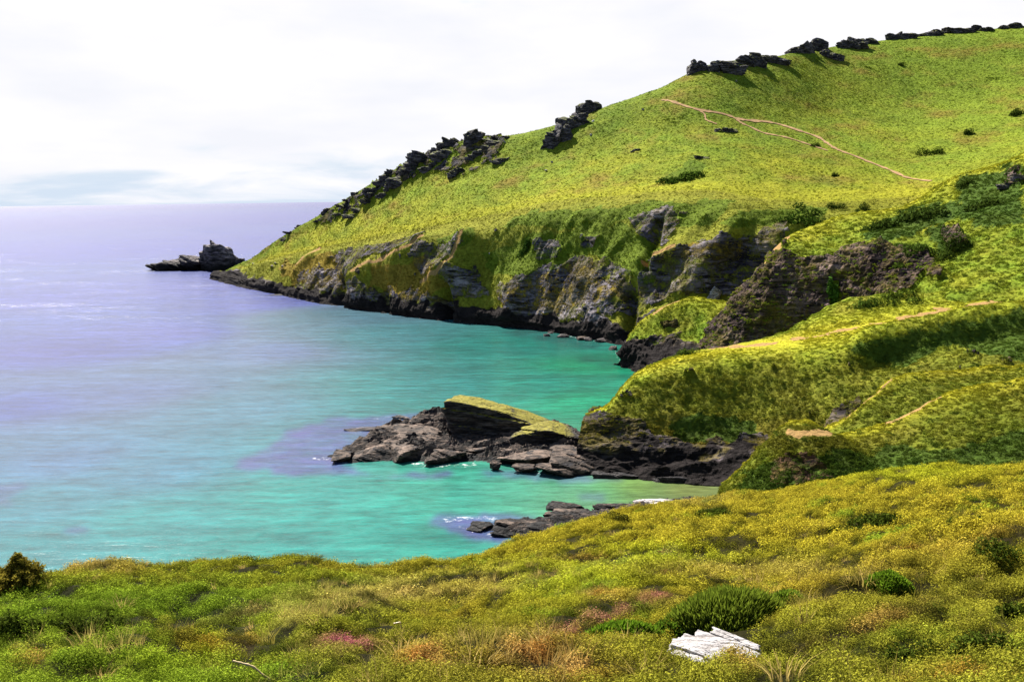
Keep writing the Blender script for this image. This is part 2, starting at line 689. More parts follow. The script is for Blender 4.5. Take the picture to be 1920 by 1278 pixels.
BROWN_A = [
    [(520, 500), (640, 470), (640, 540), (560, 530)],
    [(1040, 500), (1120, 500), (1180, 560), (1040, 590), (940, 580), (930, 555)],
    [(700, 500), (800, 480), (840, 530), (780, 560), (690, 540)],
    [(1270, 470), (1400, 440), (1390, 480), (1290, 500)],
]
PATH_A = [
    [(1240, 188), (1252, 189), (1290, 201), (1318, 208), (1352, 213), (1378, 222), (1388, 230), (1410, 240),
     (1432, 250), (1470, 257), (1500, 266), (1530, 276), (1552, 283)],
    [(1378, 222), (1400, 226), (1440, 229), (1470, 236), (1500, 246), (1535, 258), (1552, 270), (1568, 280), (1600, 292),
     (1640, 308), (1675, 322), (1702, 334), (1745, 340)],
    [(1310, 207), (1322, 216), (1322, 224), (1344, 233)],
]
LEDGE_A = [
    [(680, 520), (698, 508), (712, 503), (724, 504), (745, 492), (772, 486), (792, 478), (812, 458)],
    [(838, 530), (852, 520), (872, 500), (885, 470), (890, 455)],
    [(1216, 512), (1240, 500), (1280, 485)],
    [(560, 500), (580, 480), (600, 465)],
    [(800, 535), (830, 530), (838, 528)],
]


def masks_A(I):
    px, py, G, v = I['px'], I['py'], I['G'], I['v']
    rock = 0.57 * soft_polys(px, py, G, ROCK_A, 30, 0.10)
    rock = np.maximum(rock, 0.7 * soft_polys(px, py, G, ROCK_RIDGE, 16, 0.12, 5) * sstep(-0.18, 0.1, fbm(G, 0.16, 4, 0.6, off=61)))
    nn = fbm(G, 0.07, 4)
    low = 1 - sstep(1.5, 6, G[..., 2] + nn * 9)
    cliff = (v > 0.5) & (v < 4.2)
    rock = np.maximum(rock, low * cliff)
    patch = sstep(0.30, 0.44, fbm(G, 0.13, 4, 0.55, off=60)) * ((v > 1.5) & (v < 3.9)) * 0.9
    rock = np.maximum(rock, patch)
    wet = 1 - sstep(3.0, 6.5, G[..., 2] + fbm(G, 0.15, 4, off=9) * 5)
    led = np.full(px.shape, 1e9)
    for l in LEDGE_A:
        led = np.minimum(led, polydist(px, py, l))
    dirt = 1 - sstep(1.5, 4.5, led + nn * 3)  # lit ledge edges, painted in as tan earth lines
    dirt = dirt * (v < 5)
    rock = rock * (1 - dirt)
    return np.stack([rock, wet, dirt], -1)


def disp_A(I):
    G, n, v, mk, px, py = I['G'], I['n'], I['v'], I['mask'], I['px'], I['py']
    cl = sstep(0.6, 1.4, v) * (1 - sstep(3.6, 4.2, v))
    h = cl * 3.2 * fbm(G * np.array([1, 1, 0.35]), 0.045, 4, 0.5, True)
    h = h + mk[..., 0] * (1.9 * fbm(G * np.array([1, 1, 0.3]), 0.12, 4, 0.55, True) + 0.35 * fbm(G, 0.6, 3))
    h = h + (1 - cl) * (1.1 * fbm(G, 0.022, 3) + 0.35 * fbm(G, 0.12, 3))
    # buttresses standing out below the ledges
    for l, a in ((LEDGE_A[0], 5.0), (LEDGE_A[1], 6.0), (LEDGE_A[2], 5.0), ([(1380, 430), (1330, 500), (1290, 560)], 4.0), ([(990, 520), (960, 600)], 3.0)):
        d = polydist(px, py, l)
        h = h + a * np.exp(-(d / 26.0) ** 2) * cl
    for l, a in (([(650, 530), (640, 575)], -6.0), ([(845, 545), (842, 600)], -7.0), ([(1190, 560), (1180, 640)], -5.0), ([(725, 550), (730, 590)], -4), ([(1240, 420), (1220, 520)], -4.0)):
        d = polydist(px, py, l)
        h = h + a * np.exp(-(d / 9.0) ** 2) * cl
    ridge = np.exp(-((v - 7) / 0.5) ** 2) * sstep(0.1, 0.4, mk[..., 0]) * 1.5 * (fbm(G, 0.2, 4, 0.6, True))
    s = n * h[..., None]
    s[..., 2] += ridge
    return s


def colour_A(I):
    G, px, py, v = I['G'], I['px'], I['py'], I['v']
    n1 = fbm(G, 0.018, 4)
    n2 = fbm(G, 0.08, 4, 0.6, off=40)
    n3 = fbm(G * np.array([1, 1, 2.5]), 0.25, 3, 0.6, off=80)
    c = lerp(GRN * 1.25, LIME, 0.55 + n2 * 0.9)
    c = lerp(c, YEL * 0.92, sstep(-0.15, 0.5, n1 + 0.12 * n2) * 0.5)
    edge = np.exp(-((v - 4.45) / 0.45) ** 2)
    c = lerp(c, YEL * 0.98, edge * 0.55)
    upper = sstep(5.6, 7.0, v)
    c = lerp(c, GRN * 0.95, upper * 0.65)
    right = sstep(1450, 1750, px) * sstep(4.6, 5.5, v)
    c = lerp(c, GRN * 1.1 + OLV * 0.35, right * 0.6)
    br = sstep(0.02, 0.4, fbm(G * np.array([1, 1, 2.0]), 0.045, 5, 0.62, off=120))
    c = lerp(c, np.array([0.16, 0.11, 0.02]), br * 0.75 * (v > 4.5))
    stk = sstep(0.0, 0.4, fbm(G * np.array([0.03, 0.03, 0.11]) + 0.02 * G[..., :1], 1.0, 5, 0.6, off=150))
    c = lerp(c, GRN * 0.9, stk * 0.55 * (v > 4.6))
    cl = (v < 4.3)
    c = np.where(cl[..., None], lerp(c, OLV * 1.15, np.full(px.shape, 0.55)), c)
    dg = soft_polys(px, py, G, DGREEN_A, 24, 0.08, 3)
    c = lerp(c, GRN * 0.8, dg * 0.8)
    bw = soft_polys(px, py, G, BROWN_A, 34, 0.07, 13)
    c = lerp(c, np.array([0.20, 0.13, 0.02]), bw * 0.7)
    c = c * (1.06 + 0.16 * n3)[..., None]
    rc = lerp(np.array([0.068, 0.060, 0.080]), np.array([0.21, 0.185, 0.195]), 0.35 + fbm(G, 0.06, 4, off=200) * 1.4)
    ridge = v > 5.5
    rc = np.where(ridge[..., None], np.array([0.055, 0.048, 0.055]), rc)
    return np.clip(c, 0.002, 1), rc


build_land('hill', ctlA, [10, 24, 34, 40, 44, 46, 46, 46, 46, 44, 44, 44, 40, 36, 30, 24], [6, 16, 42, 46, 22, 34, 44, 14, 8, 6],
           MAT_HILL, colour_A, masks_A, disp_A, 'green coastal headland rising to rocky tors, slate cliffs at its foot')

# ================================================================== B. dark cliff spur on the right
B = [
    [(1308, 700, 240), (1316, 660, 244), (1320, 644, 247), (1328, 622, 250), (1336, 606, 255)],
    [(1360, 700, 236), (1360, 645, 240), (1374, 595, 245), (1394, 550, 250), (1402, 534, 257)],
    [(1420, 700, 234), (1420, 645, 238), (1426, 560, 243), (1440, 490, 250), (1447, 476, 261)],
    [(1480, 690, 232), (1480, 635, 236), (1480, 555, 241), (1490, 474, 249), (1482, 444, 267)],
    [(1560, 665, 230), (1560, 588, 235), (1560, 532, 239), (1560, 484, 245), (1565, 410, 276)],
    [(1640, 645, 226), (1640, 565, 231), (1640, 520, 235), (1640, 470, 240), (1690, 386, 286)],
    [(1715, 610, 218), (1705, 540, 224), (1712, 512, 228), (1722, 478, 233), (1790, 334, 292)],
    [(1780, 600, 204), (1765, 552, 211), (1785, 510, 220), (1812, 452, 232), (1885, 302, 294)],
    [(1880, 590, 195), (1870, 545, 204), (1890, 490, 216), (1915, 420, 232), (1990, 255, 294)],
    [(2060, 570, 190), (2060, 520, 200), (2070, 460, 215), (2090, 380, 232), (2170, 200, 294)],
]
rb = [np.array([P(*c[r]) for c in B]) for r in range(5)]
rb0 = rb[0] + np.array([0, -4, -8.0])
bk1 = rb[4] + np.array([[4, 10, -3]] * 3 + [[4, 14, -3]] * 7)
bk2 = rb[4] + np.array([[8, 20, -14]] * 3 + [[8, 34, -10]] * 7)
bk3 = rb[4] + np.array([[10, 26, -34]] * 3 + [[12, 52, -30]] * 7)
ctlB = np.array([rb0] + rb + [bk1, bk2, bk3])
ROCK_B = [[(1300, 700), (1318, 640), (1335, 610), (1395, 545), (1440, 490), (1478, 462), (1545, 478), (1600, 470), (1640, 462), (1690, 462),
           (1738, 476), (1756, 505), (1722, 530), (1690, 545), (1600, 590), (1540, 620), (1480, 690)],
          [(1758, 425), (1800, 430), (1815, 455), (1780, 470)], [(1885, 328), (1915, 325), (1920, 345), (1890, 345)],
          [(1748, 505), (1772, 508), (1768, 522), (1742, 526)]]
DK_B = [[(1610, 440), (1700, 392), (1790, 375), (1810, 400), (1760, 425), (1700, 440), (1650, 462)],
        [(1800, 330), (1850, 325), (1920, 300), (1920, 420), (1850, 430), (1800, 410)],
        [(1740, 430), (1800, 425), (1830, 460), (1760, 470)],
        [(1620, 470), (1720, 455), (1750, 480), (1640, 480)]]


def masks_B(I):
    px, py, G, v = I['px'], I['py'], I['G'], I['v']
    rock = 0.70 * soft_polys(px, py, G, ROCK_B, 22, 0.16)
    rock = np.maximum(rock, ((v < 1.8) & (px < 1560)) * 1.0)
    green = soft_polys(px, py, G, [[(1555, 530), (1572, 525), (1580, 570), (1558, 575)], [(1452, 470), (1500, 455), (1600, 462), (1560, 485), (1500, 486)]], 8, 0.3)
    rock = rock * (1 - green)
    dirt = 1 - sstep(1.2, 3.8, polydist(px, py, [(1338, 604), (1402, 534), (1447, 477), (1480, 446)]))
    wet = 1 - sstep(2, 6, G[..., 2])
    return np.stack([rock * (1 - dirt), wet, dirt], -1)


def disp_B(I):
    G, n, v, mk, px = I['G'], I['n'], I['v'], I['mask'], I['px']
    h = mk[..., 0] * (2.6 * fbm(G * np.array([1, 1, 0.5]), 0.10, 4, 0.6, True) + 0.9 * fbm(G, 0.4, 4, 0.6, True))
    h = h + (1 - mk[..., 0]) * (1.6 * fbm(G, 0.055, 4) + 0.7 * fbm(G, 0.22, 3))
    k = sstep(0.6, 1.2, v)
    return n * (h * k)[..., None]


def colour_B(I):
    G, px, py, v = I['G'], I['px'], I['py'], I['v']
    n1 = fbm(G, 0.05, 4, off=7)
    n2 = fbm(G, 0.2, 4, 0.6, off=40)
    c = lerp(GRN * 1.2, LIME * 0.95, 0.5 + n2 * 0.9)
    c = lerp(c, YEL, sstep(0.0, 0.5, n1) * 0.6)
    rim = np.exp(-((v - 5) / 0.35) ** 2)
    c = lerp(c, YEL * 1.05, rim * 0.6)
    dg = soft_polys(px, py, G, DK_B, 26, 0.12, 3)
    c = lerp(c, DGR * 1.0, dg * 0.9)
    c = c * (1 + 0.5 * fbm(G, 0.5, 3, off=90))[..., None]
    rc = lerp(np.array([0.048, 0.031, 0.028]), np.array([0.15, 0.105, 0.092]), 0.35 + fbm(G, 0.09, 4, off=200) * 1.5)
    return np.clip(c, 0.002, 1), rc


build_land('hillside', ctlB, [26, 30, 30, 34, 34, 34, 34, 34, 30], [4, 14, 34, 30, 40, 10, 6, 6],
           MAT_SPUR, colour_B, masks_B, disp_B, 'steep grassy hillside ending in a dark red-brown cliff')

# ================================================================== C. low green knoll
Cc = [
    [(1158, 682), (1161, 670, 262), (1165, 662, 264), (1170, 652, 266)],
    [(1188, 692), (1186, 645, 262), (1192, 624, 265), (1202, 602, 269)],
    [(1240, 712), (1240, 645, 256), (1244, 612, 261), (1252, 571, 268)],
    [(1300, 722), (1298, 635, 252), (1300, 600, 258), (1302, 558, 267)],
    [(1350, 722), (1345, 622, 249), (1345, 600, 255), (1352, 566, 266)],
    [(1420, 722), (1410, 622, 250), (1410, 600, 257), (1415, 575, 268)],
]
rcC = [np.array([sea(*c[r]) if len(c[r]) == 2 else P(*c[r]) for c in Cc]) for r in range(4)]
ctlC = np.array([rcC[0] + np.array([-1, -4, -3])] + rcC + [rcC[3] + np.array([3, 8, -2]), rcC[3] + np.array([6, 22, -14]), rcC[3] + np.array([6, 30, -30])])


def masks_C(I):
    px, py, G, v = I['px'], I['py'], I['G'], I['v']
    z = G[..., 2] + fbm(G, 0.2, 4) * 4
    rock = 1 - sstep(6.5, 9.5, z + (px - 1240) * -0.01)
    rock = np.maximum(rock, soft_polys(px, py, G, [[(1240, 608), (1270, 600), (1275, 614), (1245, 618)]], 6, 0.3))
    wet = 1 - sstep(5.0, 9.0, z)
    dirt = 1 - sstep(1, 3, polydist(px, py, [(1225, 588), (1252, 571), (1275, 562)]))
    return np.stack([rock, wet, dirt], -1)


def disp_C(I):
    G, n, v, mk = I['G'], I['n'], I['v'], I['mask']
    h = mk[..., 0] * (1.8 * fbm(G, 0.18, 4, 0.6, True) + 0.5 * fbm(G, 0.7, 3)) + (1 - mk[..., 0]) * 0.8 * fbm(G, 0.12, 4)
    return n * h[..., None]


def colour_C(I):
    G, px, v = I['G'], I['px'], I['v']
    c = lerp(GRN * 1.2, LIME, 0.4 + fbm(G, 0.15, 4) * 1.2)
    c = lerp(c, OLV * 1.3, sstep(0, 0.4, fbm(G, 0.08, 4, off=8)) * 0.6)
    c = lerp(c, YEL, np.exp(-((v - 4) / 0.5) ** 2) * 0.6)
    return np.clip(c, 0.002, 1), np.broadcast_to(np.array([0.05, 0.04, 0.04]), G.shape)


build_land('knoll', ctlC, [16, 24, 26, 24, 20], [4, 16, 14, 18, 6, 6, 4], MAT_SPUR, colour_C, masks_C, disp_C,
           'low green knoll with black wave-washed rock at its foot')

# ================================================================== D. spur with the path along its top
D = [
    # waterline, rock top, mid face, front edge, top back edge, hump
    [(1083, 880), (1087, 838, 163), (1090, 806, 165), (1096, 780, 168), (1103, 775, 172), (1112, 776, 177)],
    [(1120, 886), (1122, 830, 162), (1125, 795, 165), (1132, 768, 169), (1140, 758, 174), (1148, 756, 180)],
    [(1180, 893), (1180, 828, 162), (1184, 770, 167), (1182, 715, 173), (1192, 700, 179), (1205, 694, 186)],
    [(1260, 899), (1260, 832, 161), (1265, 760, 167), (1258, 688, 175), (1272, 668, 185), (1285, 660, 192)],
    [(1360, 906), (1360, 838, 160), (1368, 760, 167), (1376, 670, 177), (1378, 650, 190), (1380, 646, 198)],
    [(1480, 910, 150), (1486, 850, 156), (1490, 760, 164), (1490, 662, 176), (1480, 632, 193), (1478, 618, 203)],
    [(1600, 900, 143), (1606, 850, 149), (1610, 750, 160), (1610, 642, 176), (1600, 610, 195), (1560, 573, 214)],
    [(1740, 860, 140), (1735, 800, 146), (1730, 710, 160), (1722, 616, 178), (1730, 592, 198), (1660, 552, 216)],
    [(1860, 830, 140), (1855, 770, 146), (1850, 680, 160), (1850, 596, 178), (1850, 574, 198), (1790, 545, 214)],
    [(2020, 820, 140), (2010, 760, 146), (2000, 660, 160), (2000, 575, 178), (2000, 555, 198), (1960, 530, 214)],
]
rd = [np.array([sea(*c[r]) if len(c[r]) == 2 else P(*c[r]) for c in D]) for r in range(6)]
ctlD = np.array([rd[0] + np.array([-1, -3, -3.0])] + rd + [rd[5] + np.array([3, 6, -3]), rd[5] + np.array([4, 14, -16]), rd[5] + np.array([4, 18, -30])])
ctlD[-3, 6:] = rd[5][6:] + np.array([2, 6, -0.5])
ctlD[-2, 6:] = rd[5][6:] + np.array([2, 12, -3])
ROCK_D = [[(1070, 900), (1080, 770), (1105, 768), (1130, 775), (1200, 790), (1215, 815), (1270, 828), (1330, 835), (1380, 822), (1430, 815), (1480, 850), (1420, 920)],
          [(1560, 770), (1620, 745), (1600, 790), (1540, 810)]]
PATH_D = [(1690, 600), (1740, 592), (1790, 583), (1850, 575), (1900, 568)]
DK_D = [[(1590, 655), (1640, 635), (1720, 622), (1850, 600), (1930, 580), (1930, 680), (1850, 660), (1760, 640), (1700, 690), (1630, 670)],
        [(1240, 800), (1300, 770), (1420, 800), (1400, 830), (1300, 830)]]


def masks_D(I):
    px, py, G, v = I['px'], I['py'], I['G'], I['v']
    rock = 0.66 * soft_polys(px, py, G, ROCK_D, 30, 0.22)
    rock = np.maximum(rock, (1 - sstep(2.5, 5, G[..., 2] + fbm(G, 0.2, 4) * 4)) * (v < 4))
    spots = sstep(0.34, 0.44, fbm(G, 0.35, 4, 0.6, off=12)) * ((v > 1.5) & (v < 3.7)) * 0.8
    rock = np.maximum(rock, spots)
    wet = (1 - sstep(2.2, 4.5, G[..., 2] + fbm(G, 0.25, 4, off=4) * 4)) * (v < 4)
    nn = fbm(G, 0.3, 4, off=44)
    dirt = 1 - sstep(5, 12, polydist(px, py, PATH_D) + nn * 14)
    dirt = np.maximum(dirt, (1 - sstep(1, 6, polydist(px, py, [(1850, 575), (1900, 568), (1960, 560)]) + nn * 8)))
    dirt = np.maximum(dirt, 0.75 * (1 - sstep(0, 4, polydist(px, py, [(1330, 652), (1430, 646), (1520, 632), (1620, 612), (1690, 600)]) + nn * 10)))
    dirt = dirt * ((v > 3.6) & (v < 5.7))
    return np.stack([rock * (1 - dirt), wet, dirt], -1)


def disp_D(I):
    G, n, v, mk, px, py = I['G'], I['n'], I['v'], I['mask'], I['px'], I['py']
    h = mk[..., 0] * (1.5 * fbm(G * np.array([0.6, 0.6, 1.5]), 0.20, 4, 0.5, True) + 0.22 * fbm(G * np.array([0.5, 0.5, 2.0]), 0.8, 3, 0.6, True))
    h = h + (1 - mk[..., 0]) * (0.8 * fbm(G, 0.10, 4) + 0.35 * fbm(G, 0.45, 3))
    h = h + sstep(5.3, 5.9, v) * 1.2 * fbm(G, 0.16, 3, off=5) * sstep(1440, 1500, px)
    lip = np.exp(-((v - 4.0) / 0.25) ** 2) * sstep(1560, 1640, px) * 2.2 - np.exp(-((v - 3.55) / 0.22) ** 2) * sstep(1560, 1640, px) * 2.0
    flat = np.exp(-((v - 4.7) / 0.6) ** 2)
    h = h * (1 - 0.75 * flat) + lip
    return n * h[..., None]


def colour_D(I):
    G, px, py, v = I['G'], I['px'], I['py'], I['v']
    n1 = fbm(G, 0.09, 4, off=7)
    n2 = fbm(G, 0.35, 4, 0.6, off=40)
    c = lerp(GRN * 1.2, LIME * 1.05, 0.5 + n2 * 0.9)
    c = lerp(c, OLV * 1.2, sstep(-0.1, 0.4, n1) * 0.7)
    face = sstep(1.4, 2.0, v) * (1 - sstep(3.4, 3.9, v))
    c = lerp(c, np.array([0.10, 0.088, 0.011]), face * 0.55)  # olive-brown bracken, darkened further to paint in shade on the face
    lowf = sstep(760, 830, py) * (v < 3.3)
    c = lerp(c, np.array([0.15, 0.105, 0.014]), lowf * 0.55)
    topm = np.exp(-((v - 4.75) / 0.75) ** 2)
    c = lerp(c, YEL * 1.18, topm * 0.85)  # yellow turf brightened to paint in the sunlit top
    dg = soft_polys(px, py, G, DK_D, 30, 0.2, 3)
    c = lerp(c, DGR * 1.1, dg * 0.85)  # shade under the lip on the right, painted into the grass colour
    c = c * (1 + 0.45 * fbm(G, 0.9, 3, off=90))[..., None]
    rc = lerp(np.array([0.035, 0.03, 0.034]), np.array([0.105, 0.085, 0.085]), 0.3 + fbm(G, 0.2, 4, off=200) * 1.5)
    return np.clip(c, 0.002, 1), rc


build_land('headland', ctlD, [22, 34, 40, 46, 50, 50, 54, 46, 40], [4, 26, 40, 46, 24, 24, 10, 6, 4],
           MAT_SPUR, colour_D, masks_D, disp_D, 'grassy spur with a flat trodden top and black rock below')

# ================================================================== E. two nearer ridges and the mound
E1 = [[(1500, 860, 112), (1528, 832, 118), (1545, 806, 122)], [(1560, 850, 113), (1575, 815, 118), (1588, 786, 123)],
      [(1620, 840, 114), (1632, 790, 119), (1636, 742, 125)], [(1670, 830, 115), (1675, 770, 121), (1672, 712, 129)],
      [(1710, 820, 116), (1712, 750, 122), (1712, 700, 132)], [(1790, 800, 117), (1790, 735, 124), (1790, 697, 134)],
      [(1870, 790, 117), (1870, 725, 124), (1875, 689, 136)], [(2020, 770, 117), (2020, 710, 124), (2020, 680, 136)]]
re1 = [np.array([P(*c[r]) for c in E1]) for r in range(3)]
ctlE1 = np.array([re1[0] + np.array([0, -4, -4]), re1[0], re1[1], re1[2], re1[2] + np.array([1, 3, -1.0]), re1[2] + np.array([2, 9, -7]), re1[2] + np.array([2, 14, -14])])
E2 = [[(1530, 930, 96), (1530, 870, 103), (1540, 824, 110)], [(1600, 930, 95), (1600, 866, 103), (1600, 810, 111)],
      [(1660, 930, 95), (1664, 860, 103), (1672, 792, 112)], [(1710, 925, 95), (1712, 845, 103), (1718, 768, 113)],
      [(1760, 925, 95), (1760, 830, 103), (1764, 743, 114)], [(1850, 920, 95), (1850, 815, 104), (1850, 722, 115)],
      [(1920, 915, 95), (1920, 805, 104), (1920, 710, 115)], [(2080, 910, 95), (2080, 795, 104), (2080, 695, 115)]]
re2 = [np.array([P(*c[r]) for c in E2]) for r in range(3)]
ctlE2 = np.array([re2[0] + np.array([0, -6, -2]), re2[0], re2[1], re2[2], re2[2] + np.array([1, 2.5, -0.8]), re2[2] + np.array([2, 7, -6]), re2[2] + np.array([2, 12, -14])])
Mo = [[(1340, 960, 98), (1345, 935, 101), (1352, 912, 104), (1356, 906, 106)],
      [(1385, 950, 97), (1390, 915, 100), (1398, 872, 104), (1402, 868, 106)],
      [(1430, 945, 96), (1432, 890, 99.5), (1444, 830, 104), (1446, 824, 107)],
      [(1480, 940, 95.5), (1480, 880, 99), (1480, 815, 103.5), (1484, 790, 108)],
      [(1530, 935, 95.5), (1528, 880, 99), (1520, 817, 103.5), (1512, 788, 108.5)],
      [(1590, 930, 95.5), (1585, 885, 99), (1570, 822, 104), (1545, 806, 109)],
      [(1640, 925, 95.5), (1630, 890, 99), (1612, 845, 104), (1600, 826, 109)],
      [(1700, 925, 95.5), (1680, 905, 99), (1655, 868, 103), (1660, 850, 109)]]
rm = [np.array([P(*c[r]) for c in Mo]) for r in range(4)]
ctlM = np.array([rm[0] + np.array([0, -5, -3]), rm[0], rm[1], rm[2], rm[3], rm[3] + np.array([1, 3, -1.2]), rm[3] + np.array([2, 8, -8]), rm[3] + np.array([2, 11, -16])])


def mk_E(dirtline, rockpolys, w):
    def masks_E(I):
        px, py, G, v = I['px'], I['py'], I['G'], I['v']
        rock = 0.55 * soft_polys(px, py, G, rockpolys, 16, 0.4) if rockpolys else np.zeros(px.shape)
        nn = fbm(G, 0.5, 4, off=3)
        dirt = 0.9 - 0.9 * sstep(0.4 * w, w, polydist(px, py, dirtline) + nn * w * 0.8)
        return np.stack([rock * (1 - dirt), 0 * dirt, dirt], -1)
    return masks_E


def disp_E(I):
    G, n, v, mk = I['G'], I['n'], I['v'], I['mask']
    h = 0.55 * fbm(G, 0.16, 4) + 0.3 * fbm(G, 0.6, 3) + mk[..., 0] * 0.5 * fbm(G, 0.5, 4, 0.6, True)
    return n * h[..., None]


def mk_colE(crest, dark):
    def colour_E(I):
        G, px, py, v = I['G'], I['px'], I['py'], I['v']
        n2 = fbm(G, 0.5, 4, 0.6, off=40)
        c = lerp(GRN * 1.1, LIME * 0.95, 0.5 + n2)
        c = lerp(c, OLV, sstep(-0.1, 0.4, fbm(G, 0.13, 4, off=17)) * 0.75)
        c = lerp(lerp(c * 0.8, np.array([0.09, 0.085, 0.010]), np.full(px.shape, 0.35)), YEL, np.exp(-((v - crest - 0.15) / 0.45) ** 2) * 0.85)  # lit crest and shaded face painted into the grass tint
        if dark:
            dg = soft_polys(px, py, G, dark, 18, 0.4, 3)
            c = lerp(c, DGR, dg * 0.8)  # dark polygons put the shade of faces and hollows into the colour
        c = c * (1 + 0.4 * fbm(G, 1.3, 3, off=90))[..., None]
        return np.clip(c, 0.002, 1), np.broadcast_to(np.array([0.085, 0.045, 0.03]), G.shape)
    return colour_E


build_land('ridge', ctlE1, [26] * 7, [4, 20, 34, 10, 8, 4], MAT_SPUR, mk_colE(3, [[(1740, 760), (1930, 720), (1930, 800), (1700, 800)]]),
           mk_E([(1588, 786), (1636, 742), (1672, 712)], [], 2.0), disp_E, 'green ridge dropping left into a gully')
build_land('ridge', ctlE2, [26] * 7, [4, 26, 40, 10, 8, 4], MAT_SPUR,
           mk_colE(3, [[(1600, 890), (1660, 830), (1760, 850), (1930, 800), (1930, 930), (1600, 930)]]),
           mk_E([(1660, 795), (1690, 782), (1718, 767), (1740, 754), (1764, 744)], [], 3.2), disp_E, 'nearer olive ridge with a worn sandy edge')
build_land('mound', ctlM, [22] * 7, [4, 20, 40, 26, 8, 6, 4], MAT_SPUR,
           mk_colE(4, [[(1560, 835), (1660, 868), (1660, 930), (1560, 930)], [(1400, 880), (1460, 860), (1580, 850), (1580, 930), (1380, 930)]]),
           mk_E([(1478, 810), (1500, 814), (1530, 812), (1556, 814)], [[(1440, 870), (1480, 845), (1530, 850), (1560, 890), (1520, 910), (1440, 905)]], 7.0),
           disp_E, 'small pyramid-shaped mound with a bare sandy shoulder')

# ================================================================== F. foreground heath slope
cF = [-500, -200, 0, 200, 400, 560, 680, 850, 1000, 1150, 1290, 1420, 1560, 1700, 1920, 2150, 2500]
crestY = [1092, 1084, 1084, 1074, 1068, 1060, 1072, 1066, 1012, 970, 948, 934, 908, 886, 880, 876, 874]
crestD = [34, 34, 34, 35, 36, 37, 38, 42, 50, 58, 63, 65, 64, 60, 58, 56, 54]
# rows: (fraction of the way from y=1300 to the crest) -> depth
rowsF = []
fr = [-0.7, 0.0, 0.34, 0.62, 0.84, 1.0]
dn = {-0.7: 4.6, 0.0: 9.0}
for f_ in fr:
    row = []
    for x, cy_, cd in zip(cF, crestY, crestD):
        y = 1300 + (cy_ - 1300) * f_
        d0 = 9.0 if x < 1400 else 9.0 - 1.6 * min(1, (x - 1400) / 520)
        if f_ < 0:
            d = 4.6
        else:
            # constant-ish ground slope: interpolate 1/d gives a plane; bend it to be convex
            inv = 1 / d0 + (1 / cd - 1 / d0) * f_
            d = 1 / inv
        row.append(P(x, y, d))
    rowsF.append(np.array(row))
cr_ = rowsF[-1]
bkF = []
for k, (dy, dz0, dz1) in enumerate(((6, -3.2, -2.6), (18, -10.5, -8.5), (28, -18.5, -12.5), (38, -28, -22), (56, -40, -40))):
    wgt = sstep(1380, 1560, np.array(cF, float))
    dz = dz0 * (1 - wgt) + dz1 * wgt
    bkF.append(cr_ + np.stack([np.zeros(len(cF)) - dy * 0.10 * (1 - wgt), dy * np.ones(len(cF)), dz], 1))
behind = rowsF[0] + np.array([0, -9, 1.5])
ctlF = np.array([behind] + rowsF + bkF)


def masks_F(I):
    px, py, G, v = I['px'], I['py'], I['G'], I['v']
    z0 = np.zeros(px.shape)
    rock = sstep(0.0, -2.0, 0 - G[..., 2] + 0) * 0
    rock = (1 - sstep(6, 10, G[..., 2] + fbm(G, 0.2, 4) * 3)) * (v > 6.5)
    wet = (1 - sstep(2, 4, G[..., 2])) * (v > 6.5)
    return np.stack([rock, wet, z0], -1)


def disp_F(I):
    G, n, v = I['G'], I['n'], I['v']
    d = np.hypot(G[..., 0], G[..., 1])
    h = 0.5 * fbm(G, 0.11, 3) + 0.7 * fbm(G, 0.36, 3, off=22) + 0.22 * fbm(G, 1.0, 3, off=5)
    h = h * sstep(3, 12, d) * (1 - 0.35 * np.exp(-((v - 6) / 0.4) ** 2))
    s = np.zeros_like(G)
    s[..., 2] = h
    return s


def blob(px, py, x, y, rx, ry, rot=0.0):
    c, s = math.cos(rot), math.sin(rot)
    dx, dy = px - x, py - y
    return np.exp(-(((dx * c + dy * s) / rx) ** 2 + ((-dx * s + dy * c) / ry) ** 2))


def heather(px, py):
    return (blob(px, py, 1062, 1188, 30, 9, -0.1) + blob(px, py, 1168, 1150, 18, 7) + blob(px, py, 640, 1215, 46, 12) + 0.7 * blob(px, py, 1230, 1130, 40, 10)
           + 0.8 * blob(px, py, 1130, 1165, 28, 7) + 0.7 * blob(px, py, 1245, 1040, 20, 5))


